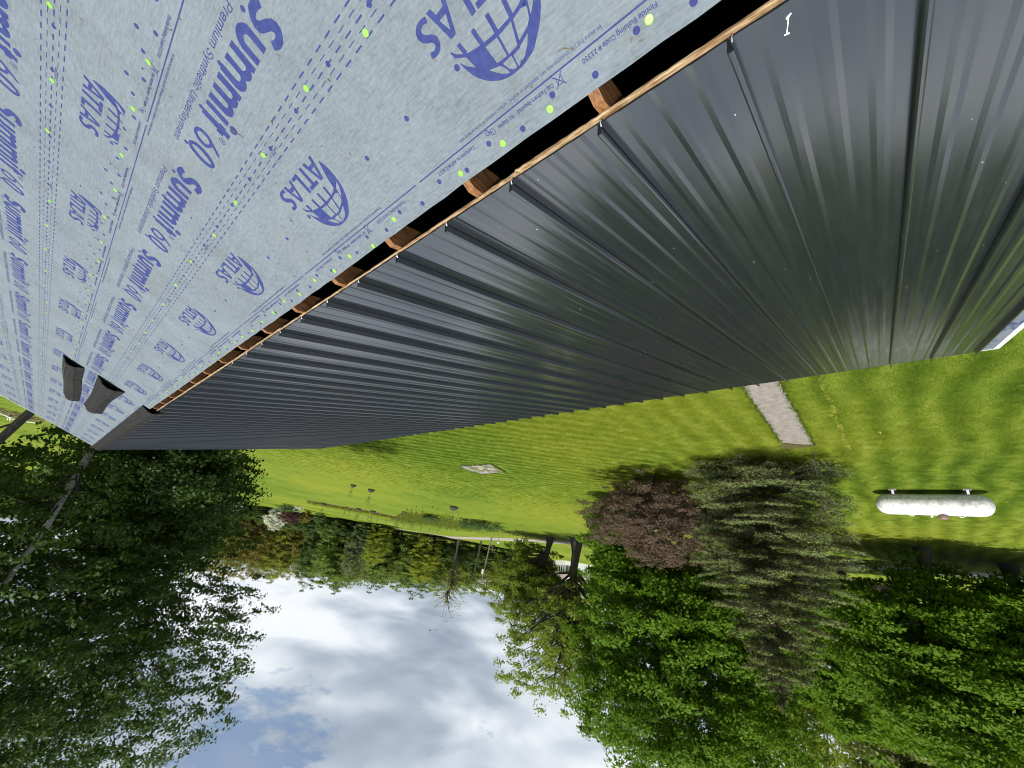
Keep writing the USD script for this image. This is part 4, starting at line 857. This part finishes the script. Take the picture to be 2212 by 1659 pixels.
FT = [('lime', -49.5, 198.8, 26.5, 6.5, 'lime yellow far tree half hidden by the birch leaves'), ('rust', -54.5, 192.0, 25.6, 5.5, 'rusty brown far tree next to the birch foliage'), ('rust', -61.0, 186.0, 25.0, 5.5, 'rusty far tree straight above the white blossom'),
      ('lime', -58.5, 199.0, 26.5, 5.5, 'lime-topped tree rising behind the rusty trees'), ('rust', -67.0, 178.5, 23.6, 5.5, 'olive rust tree standing behind the plum-red shrub'), ('green', -70.5, 184.0, 26.0, 5.0, 'green-topped tree at the right end of the rusty trees'),
      ('rust', -73.0, 171.0, 22.5, 4.8, 'last rusty tree before the dark green trees'), ('dark', -75.5, 163.5, 23.0, 5.2, 'dark green tree bordering the rusty trees'), ('green', -77.2, 150.0, 23.4, 6.2, 'large dark round-topped tree at the skyline step'),
      ('dark', -81.5, 153.5, 22.0, 5.0, 'dark tree just beyond the round-topped tree'), ('grey', -77.9, 139.4, 16.8, 3.8, 'grey green silvery tree in front of the wood'), ('lime', -78.6, 128.2, 12.2, 3.3, 'small bright yellow green tree behind the thin pole'),
      ('dark', -92.5, 145.5, 20.0, 5.0, 'dark tree behind the small bright tree'), ('green', -89.0, 140.5, 18.5, 4.6, 'mid green tree left of the bend in the gravel loop'), ('green', -97.5, 134.0, 19.2, 5.0, 'mid green tree behind the gravel loop'),
      ('lime', -97.0, 125.5, 15.6, 4.4, 'olive lime tree beside the lane bend'), ('green', -106.0, 131.0, 19.6, 5.2, 'bushy tree behind the bare-branched tree, birch side'), ('lime', -113.0, 129.8, 18.2, 5.6, 'olive tree behind the bare-branched tree, oak side'),
      ('green', -119.0, 124.0, 17.8, 5.6, 'green tree behind the tall utility pole'), ('rust', -126.0, 120.0, 15.0, 5.4, 'brownish olive tree seen through the oak boughs'), ('dark', -133.0, 113.5, 13.5, 5.2, 'dark tree behind the leaning oak')]
for a in FT: far_tree(*a)
FT2 = [('green', -52, 203, 25, 7, 'green tree filling the far wood behind the birch leaves'), ('rust', -64, 190, 25.5, 6, 'olive rust tree in the second row of the far wood, over the plum-red shrub'), ('lime', -70, 176, 23, 5.5, 'yellow green tree squeezed in at the right end of the rusty trees'), ('green', -85, 158, 23, 6, 'second-row green tree behind the silvery tree'), ('green', -99, 146, 21, 6, 'second-row green tree behind the small bright tree'), ('dark', -104, 137, 20, 6, 'second-row dark tree behind the gravel loop')]
for a in FT2: far_tree(*a)
# undergrowth that closes the foot of the wood, and the wood that goes on behind
UG = [('dark', -47, 196), ('dark', -53, 188), ('dark', -59, 179), ('dark', -64, 171), ('dark', -69, 163), ('dark', -73, 155.5), ('dark', -76.5, 145), ('dark', -80, 135), ('dark', -84.5, 138), ('dark', -90, 146), ('dark', -103, 127), ('dark', -110, 121), ('dark', -117, 116.5), ('dark', -124, 112)]
for k, x, y in UG:
    far_tree(k, x + frng.normal(0, 0.8), y + frng.normal(0, 0.8), frng.uniform(5.5, 8.5), frng.uniform(3.8, 5.0), 'low dark tree of the undergrowth at the foot of the far wood', 'undergrowth trees of the far wood')


def woodland():
    pi = UsdGeom.PointInstancer.Define(stage, '/World/distant_woodland')
    tag(pi.GetPrim(), 'distant mixed woodland closing the horizon behind the single trees', 'woodland', kind='stuff')
    g = np.random.default_rng(77); pos, idx, sc, rot = [], [], [], []
    for k, (kind, src) in enumerate((('green', far_green), ('dark', far_dark), ('rust', far_rust))):
        Tp = str(pi.GetPath()) + '/' + {'green': 'green_wood_tree', 'dark': 'dark_wood_tree', 'rust': 'rusty_wood_tree'}[kind]
        gg = np.random.default_rng(90 + k)
        P_, d = crown_points(gg, 170, np.array([0, 0, 11.2]), np.array([7, 7, 10.8]), 2.6, 2.0, 0.5, 0, k, 3.2)
        ci = np.repeat(np.arange(len(P_)), 42); o = gg.normal(0, 1, (len(ci), 3)); o /= np.linalg.norm(o, axis=1, keepdims=True)
        nr = o * 0.5 + [0, 0, 0.5] + gg.normal(0, 0.4, o.shape); nr /= np.linalg.norm(nr, axis=1, keepdims=True)
        usdkit.mesh(stage, Tp, leaf_quads(gg, P_[ci] + o * 1.5 * [1, 1, 0.7], nr, 0.6, 0.4), src)
        pi.CreatePrototypesRel().AddTarget(Tp)
    for a in np.arange(-160, 100, 0.85):
        for row in range(3):
            az = math.radians(a + g.normal(0, 0.4)); D = 215 + row * 14 + g.normal(0, 5) + (90 if a > -10 else 0) + (60 if a < -105 else 0)
            pos.append((EYE[0] + D * math.sin(az), D * math.cos(az), 0)); h = g.uniform(0.8, 1.05) * (1.0 if -62 < a < -8 else 1.0)
            if a < -33: h *= 0.80
            if -64 < a < -44: h *= 0.72
            sc.append((1.1, 1.1, h)); idx.append(int(g.choice([0, 1, 2], p=[0.5, 0.35, 0.15] if a < -24 or a > -10 else [0.35, 0.2, 0.45]))); q = g.uniform(0, 3.14); rot.append(Gf.Quath(math.cos(q), 0, 0, math.sin(q)))
    pi.CreatePositionsAttr(Vt.Vec3fArray([Gf.Vec3f(*map(float, x)) for x in pos])); pi.CreateProtoIndicesAttr(Vt.IntArray(idx)); pi.CreateScalesAttr(Vt.Vec3fArray([Gf.Vec3f(*map(float, x)) for x in sc])); pi.CreateOrientationsAttr(Vt.QuathArray(rot))


woodland()
# bare tree
T = thing('bare_tree', 'tall thin-leaved tree with bare fanning branches above the skyline', 'tree', (-103.5, 117.4, 0))
build_tree(T, 61, 25.5, 7.0, (6.5, 6.5), 0.42, far_lime, dark_bark, 110, 1.2, 10, 0.40, 110, bias=1.8, fork=0.14, limb_w=0.42, shell=0.2, sides=7)
# ornamental shrubs by the wood
shrub('blossoming_tree', 'small tree covered in white blossom before the rusty wood', (-52.5, 148.0), (3.6, 3.6), 7.6, blossom, 62, 170, 40, 0.30, 'tree', 0.8)
shrub('plum_leaved_tree', 'plum red leaved small tree touching the white blossom', (-52.8, 139.0), (3.6, 3.4), 5.0, plum_leaf, 63, 170, 40, 0.26, 'tree', 0.7)
shrub('yellow_shrub', 'round yellow olive shrub next to the plum-red tree', (-57.6, 139.0), (2.0, 2.0), 3.9, far_rust, 64, 110, 40, 0.22, 'shrub', 0.5)
shrub('dark_shrub', 'dark low shrub on the lawn in front of the plum-red tree', (-48.5, 131.0), (2.6, 2.4), 1.9, far_dark, 65, 110, 40, 0.22, 'shrub', 0.5)
shrub('dark_shrub', 'dark low shrub beside the yellow olive shrub', (-61.5, 138.0), (2.2, 2.0), 3.0, far_dark, 66, 110, 40, 0.22, 'shrub', 0.5)
shrub('blossoming_tree', 'white blossom glimpsed through the birch leaf edge', (-39.0, 150.0), (3.4, 3.0), 4.4, blossom, 67, 110, 34, 0.28, 'tree', 0.7)

# saplings with dark mulch mounds
mulch = noisy('dark_mulch', (0.015, 0.017, 0.008), (0.04, 0.04, 0.02), scale=8.0, rough=1.0, bump=0.8)


def make_sapling():
    T = thing('young_sapling', '', 'sapling', (0, 0, 0))
    g = np.random.default_rng(70)
    m = trimesh.creation.icosphere(2, 0.5); v = m.vertices; v *= [1, 1, 0.75]; v += 0.10 * (meshkit.noise(v * 5)[:, None] - 0.5) * v; m.vertices = v + [0, 0, 0.12]
    obj('mulch_mound', m, mulch, T)
    st = [tube([(0, 0, 0), (0.03, 0, 0.9), (0, 0.02, 1.9)], [0.03, 0.02, 0.008], 6)] + [tube([(0, 0, z), (math.cos(a) * .3, math.sin(a) * .3, z + .45)], [0.012, 0.004], 4) for z, a in ((1.0, 0.3), (1.2, 2.2), (1.35, 4.2), (1.5, 5.5))]
    obj('stem', join(st), bark, T)
    p = np.c_[g.normal(0, 0.22, (90, 2)), g.uniform(1.1, 2.1, 90)]; n = g.normal(0, 1, (90, 3)); n /= np.linalg.norm(n, axis=1, keepdims=True)
    obj('leaves', leaf_quads(g, p, n, 0.14, 0.09), far_green, T)
    return T


sap = make_sapling()
SP = [(-27.4, 55.5, 0.8, 'young sapling alone in the mown field, nearest the birches'), (-30.0, 55.0, 0.95, 'young sapling alone in the mown field, beside the one nearest the birches'), (-40.6, 49.1, 1.25, 'young sapling with a large dark mound nearest the oak'),
      (-43.3, 98.0, 1.3, 'sapling at the birch end of the garden row'), (-46.7, 93.6, 0.9, 'second sapling of the garden row from the birch end'), (-47.6, 89.6, 1.2, 'third sapling of the garden row from the birch end'), (-49.9, 87.2, 1.2, 'fourth sapling of the garden row from the birch end'),
      (-57.0, 87.5, 1.4, 'sapling with a wide dark crown by the bare soil bed'), (-48.5, 73.0, 1.1, 'dark sapling standing forward of the garden row'), (-62.0, 89.0, 0.9, 'last sapling of the garden row, towards the gravel loop')]
for i, (x, y, s, lb) in enumerate(SP):
    if i == 0: place(sap, (x, y, 0), 0, s); tag(sap, lb, group='saplings in the field')
    else: copy(sap, (x, y, 0), i * 1.1, s, lb, 'saplings in the field')
sheet(LineString([(-42, 101), (-52, 90), (-61, 88.5)]).buffer(1.5), 0.006, dirt, 'garden_soil', 'strip of bare garden soil along the sapling row', 'structure')
pg = np.random.default_rng(15); ln = LineString([(-42, 102), (-53, 91.5), (-61, 90)]); bp = np.array([np.array(ln.interpolate(s).coords[0]) for s in pg.uniform(0, ln.length, 380)]) + pg.normal(0, 1.0, (380, 2))
tufts('garden_plants', np.c_[bp, np.zeros(380)], 0.6, 'low leafy garden plants around the sapling row', far_lime, 16, 16, 0.07, 'plants')

# ---------------------------------------------------------------- tank
T = thing('propane_tank', 'long white propane tank with rounded ends on the lawn', 'tank', (-30.35, -1.45, 0))
rt, hl, zc = 0.545, 1.72, 0.74
a = np.linspace(0, np.pi / 2, 9)
prof = [(0.0, -hl - 0.52)] + [(rt * math.sin(x) ** 0.9, -hl - 0.52 * math.cos(x)) for x in a[1:]] + [(rt, s) for s in np.linspace(-hl, hl, 14)[1:]] + [(rt * math.sin(x) ** 0.9, hl + 0.52 * math.cos(x)) for x in a[::-1][1:-1]] + [(0.0, hl + 0.52)]
m = trimesh.creation.revolve(np.array(prof), sections=48); M = trimesh.transformations.rotation_matrix(-math.pi / 2, (1, 0, 0)); m.apply_transform(M); m.apply_translation((0, 0, zc))
obj('tank_shell', m, tank_paint, T, smooth=40)
for yy in (-hl, 0.0, hl):
    q = np.linspace(0, 2 * np.pi, 41); obj('weld_seam', tube(np.c_[(rt + 0.001) * np.cos(q), np.full(41, yy), zc + (rt + 0.001) * np.sin(q)], 0.006, 6, cap=False), tank_paint, T)
dm = trimesh.creation.revolve(np.array([(0.0, 0.24), (0.10, 0.235), (0.17, 0.20), (0.20, 0.12), (0.205, 0.0)])[::-1], sections=24); dm.apply_translation((0, 0.12 - 0.45, zc + rt - 0.03)); obj('valve_dome', dm, dome_mat, T, smooth=50)
obj('relief_valve', join([tube([(0, 0.10, zc + rt - 0.03), (0, 0.10, zc + rt + 0.13)], 0.028, 10), tube([(0, 0.05, zc + rt + 0.06), (0, 0.15, zc + rt + 0.06)], 0.018, 8)]), white_trim, T)
for yy in (-1.0, 0.85):
    t = np.linspace(0, np.pi, 9); obj('lifting_lug', tube(np.c_[np.zeros(9), yy + 0.11 * np.cos(t), zc + rt - 0.02 + 0.085 * np.sin(t)], 0.016, 6), white_trim, T)
for yy in (-1.42, 1.42):
    leg = join([bx(-0.36, 0.36, yy - 0.03, yy + 0.03, 0.10, 0.30), bx(-0.40, -0.28, yy - 0.05, yy + 0.05, 0.06, 0.30), bx(0.28, 0.40, yy - 0.05, yy + 0.05, 0.06, 0.30)]); obj('saddle_leg', leg, white_trim, T)
    obj('concrete_block', bx(-0.50, 0.50, yy - 0.16, yy + 0.16, -0.02, 0.058), concrete, T)

# ---------------------------------------------------------------- poles, house and small things at the lane
def pole(label, x, y, h, r, lean=(0, 0), arm=True, m=pole_mat):
    T = thing('utility_pole', label, 'utility pole', (x, y, 0))
    obj('pole', tube([(0, 0, -0.2), (lean[0] * .5, lean[1] * .5, h / 2), (lean[0], lean[1], h)], [r, r * 0.85, r * 0.7], 10), m, T, smooth=40)
    if arm:
        for q_ in ([tube([(lean[0] * .95 - .05, lean[1] * .95, h * .955), (lean[0] * .95 + .45, lean[1] * .95 + .1, h * .965)], 0.045, 6), bx(lean[0] * .8 + .1, lean[0] * .8 + .5, lean[1] * .8 - .2, lean[1] * .8 + .2, h * .70, h * .80)]): obj('insulator_bracket' if len(q_.vertices) > 8 else 'transformer_box', q_, white_trim, T)
    return T


pole('tall bare wooden utility pole standing at the lane beside the oak', -82.6, 81.2, 11.4, 0.20, (0.5, 0.6))
pole('thin pale utility pole against the far wood', -91.5, 147.5, 9.2, 0.17, (0.9, 0.2), False)
pole('dark dead trunk standing behind the tall utility pole', -98.0, 100.5, 11.3, 0.30, (0.5, 0.3), False, dark_bark)
T = thing('roadside_sign', 'small white box on a post at the foot of the tall utility pole', 'mailbox', (-83.4, 79.3, 0))
obj('box', bx(-0.14, 0.14, -0.3, 0.3, 0.95, 1.30), white_trim, T); obj('post', bx(-0.05, 0.05, -0.05, 0.05, 0, 0.95), pole_mat, T)
T = thing('stone_post', 'dark squat post on the verge across the lane', 'post', (-110.0, 106.5, 0))
obj('post', bx(-0.4, 0.4, -0.4, 0.4, 0, 1.5), dark_bark, T); obj('cap_stone', bx(-0.5, 0.5, -0.5, 0.5, 1.5, 1.65), concrete, T)
# wire fence
T = thing('wire_fence', 'thin wire fence with slim posts around the far garden', 'fence', (-84.0, 150.0, 0))
fp = [(-80 - k * 1.35, 160.5 - k * 1.55) for k in range(15)]
for x, y in fp: obj('post', tube([(x + 84, y - 150, 0), (x + 84, y - 150, 1.7)], 0.06, 6), pole_mat, T)
for z in (0.5, 1.0, 1.5): obj('wire', tube([(x + 84, y - 150, z) for x, y in fp], 0.012, 4), wire_mat, T)
T = thing('garden_fence', 'low open garden fence with dark posts beside the sapling bed', 'fence', (-66.0, 100.0, 0))
fp = [(-53 - k * 2.2, 103.5 - k * 0.9) for k in range(11)]
for x, y in fp: obj('post', tube([(x + 66, y - 100, 0), (x + 66, y - 100, 1.3)], 0.05, 6), dark_bark, T)
for z in (0.6, 1.2): obj('wire', tube([(x + 66, y - 100, z) for x, y in fp], 0.010, 4), wire_mat, T)
T = thing('garden_swing', 'white slatted garden swing frame in front of the yellow olive shrub', 'swing', (-49.6, 126.5, 0))
obj('frame', join([tube([(a, -0.4 * b, 0), (a, 0, 1.6)], 0.035, 6) for a in (-1.2, 1.2) for b in (-1, 1)] + [tube([(-1.2, 0, 1.6), (1.2, 0, 1.6)], 0.035, 6)]), siding, T)
obj('seat', join([bx(-0.8, 0.8, -0.3 + k * .2, -0.16 + k * .2, 0.45, 0.49) for k in range(4)] + [bx(-0.8, 0.8, 0.34, 0.37, 0.55 + k * .16, 0.66 + k * .16) for k in range(3)]), siding, T)

H = thing('white_house', 'white house with pinkish gabled roof across the lane, behind the oaks', 'house', (-155.5, 107.5, 0))
ang = math.radians(35.0); RZ = trimesh.transformations.rotation_matrix(ang, (0, 0, 1))
def hp(name, m, mt, parent=None, **k):
    m = m.copy(); m.apply_transform(RZ); return obj(name, m, mt, parent or H, **k)
# local frame: +x faces the camera, the gable front is 16 m wide along y
wall = hp('wall', prism_y([(0, 0), (0, 0)] if False else [(-9, 0), (0, 0), (0, 5.2), (-9, 5.2)], -8, 8), white_trim)
gp = trimesh.creation.extrude_polygon(Polygon([(-8.8, 0), (8.8, 0), (0, 3.6)]), 9.8, engine='earcut'); v = gp.vertices; gp.vertices = np.c_[v[:, 2] - 9.4, v[:, 0], v[:, 1] + 5.2]; gp.fix_normals(); hp('roof', gp, shingle)
for s in (-1, 1):
    q = np.array([(0.42, s * 9.0, 5.12), (0.42, 0, 8.95)]); hp('gable_trim', tube(q, 0.16, 6), white_trim)
hp('porch_skirt', bx(0.05, 2.6, -7.5, 7.5, 0, 1.5), white_trim); hp('porch_roof', bx(0.05, 2.9, -7.8, 7.8, 4.5, 4.75), white_trim)
for y in np.linspace(-7.2, 7.2, 7): hp('porch_post', bx(2.35, 2.55, y - 0.12, y + 0.12, 1.5, 4.5), white_trim)
for y in (-6.2, -3.4, 0.0, 3.0, 5.8):
    wn = hp('window', bx(0.005, 0.06, y - 0.85, y + 0.85, 1.9, 4.1), glass_dark); [hp('jamb', bx(0.02, 0.10, *q, 1.8, 4.2), white_trim, wn) for q in ((y - 0.95, y - 0.851), (y + 0.851, y + 0.95))]

# heap of brush on the far lawn
T = thing('brush_pile', 'heap of cut branches with pale sticks on the lawn past the roof edge', 'brush pile', (5.7, 72.5, 0))
g = np.random.default_rng(33)
st = []
for _ in range(70):
    a = g.uniform(0, 6.28); c = np.r_[g.normal(0, 1.6), g.normal(0, 1.1), 0]; c[2] = g.uniform(0.05, 0.5) * math.exp(-(c[0] ** 2 + c[1] ** 2) / 4); d = np.array([math.cos(a), math.sin(a), g.normal(0, 0.18)]) * g.uniform(0.6, 1.5)
    st.append(tube([c - d, c + g.normal(0, 0.1, 3), c + d], [0.035, 0.03, 0.012], 5))
obj('brush', join(st), litter_mat, T)
obj('peeled_branch', join([tube([(-1.8, 0.3, 0.5), (-0.3, 0, 0.75), (1.3, -0.3, 0.5)], [0.06, 0.05, 0.03], 6), tube([(-0.5, 0.5, 0.3), (0.2, -0.2, 0.9), (0.3, -0.8, 0.7)], [0.06, 0.06, 0.03], 6), tube([(0.6, 0.3, 0.2), (0.4, -0.1, 0.9)], [0.08, 0.05], 6)]), white_bit, T, label='bare pale branches on top of the heap')

# two small birds far off against the cloud
bird_mat = simple('bird_feathers', (0.02, 0.02, 0.022), 0.8)
for (x, y, z, a, lb) in ((-44.2, 52.9, 16.8, 0.6, 'tiny dark bird against the cloud, the one farther from the oak'), (-46.2, 53.8, 16.9, 1.9, 'tiny dark bird against the cloud, the one nearer the oak')):
    T = thing('bird', lb, 'bird', (x, y, z))
    c, s_ = math.cos(a), math.sin(a)
    body = tube([(-0.17 * c, -0.17 * s_, 0), (-0.06 * c, -0.06 * s_, 0.01), (0.08 * c, 0.08 * s_, 0.01), (0.18 * c, 0.18 * s_, 0.02)], [0.008, 0.05, 0.045, 0.012], 8); obj('body', body, bird_mat, T, smooth=60)
    for k in (-1, 1):
        w = np.array([(0.07, 0, 0.02), (-0.06, 0, 0.02), (0.05, 0.17 * k, 0.09), (-0.05, 0.16 * k, 0.085), (-0.07, 0.34 * k, 0.05)]); w = np.c_[w[:, 0] * c - w[:, 1] * s_, w[:, 0] * s_ + w[:, 1] * c, w[:, 2]]
        lo = w - [0, 0, 0.012]; f = [(0, 1, 3), (0, 3, 2), (2, 3, 4)]; f2 = [(a_ + 5, c_ + 5, b_ + 5) for a_, b_, c_ in f]
        obj('wing', trimesh.Trimesh(np.vstack([w, lo]), f + f2, process=False), bird_mat, T)
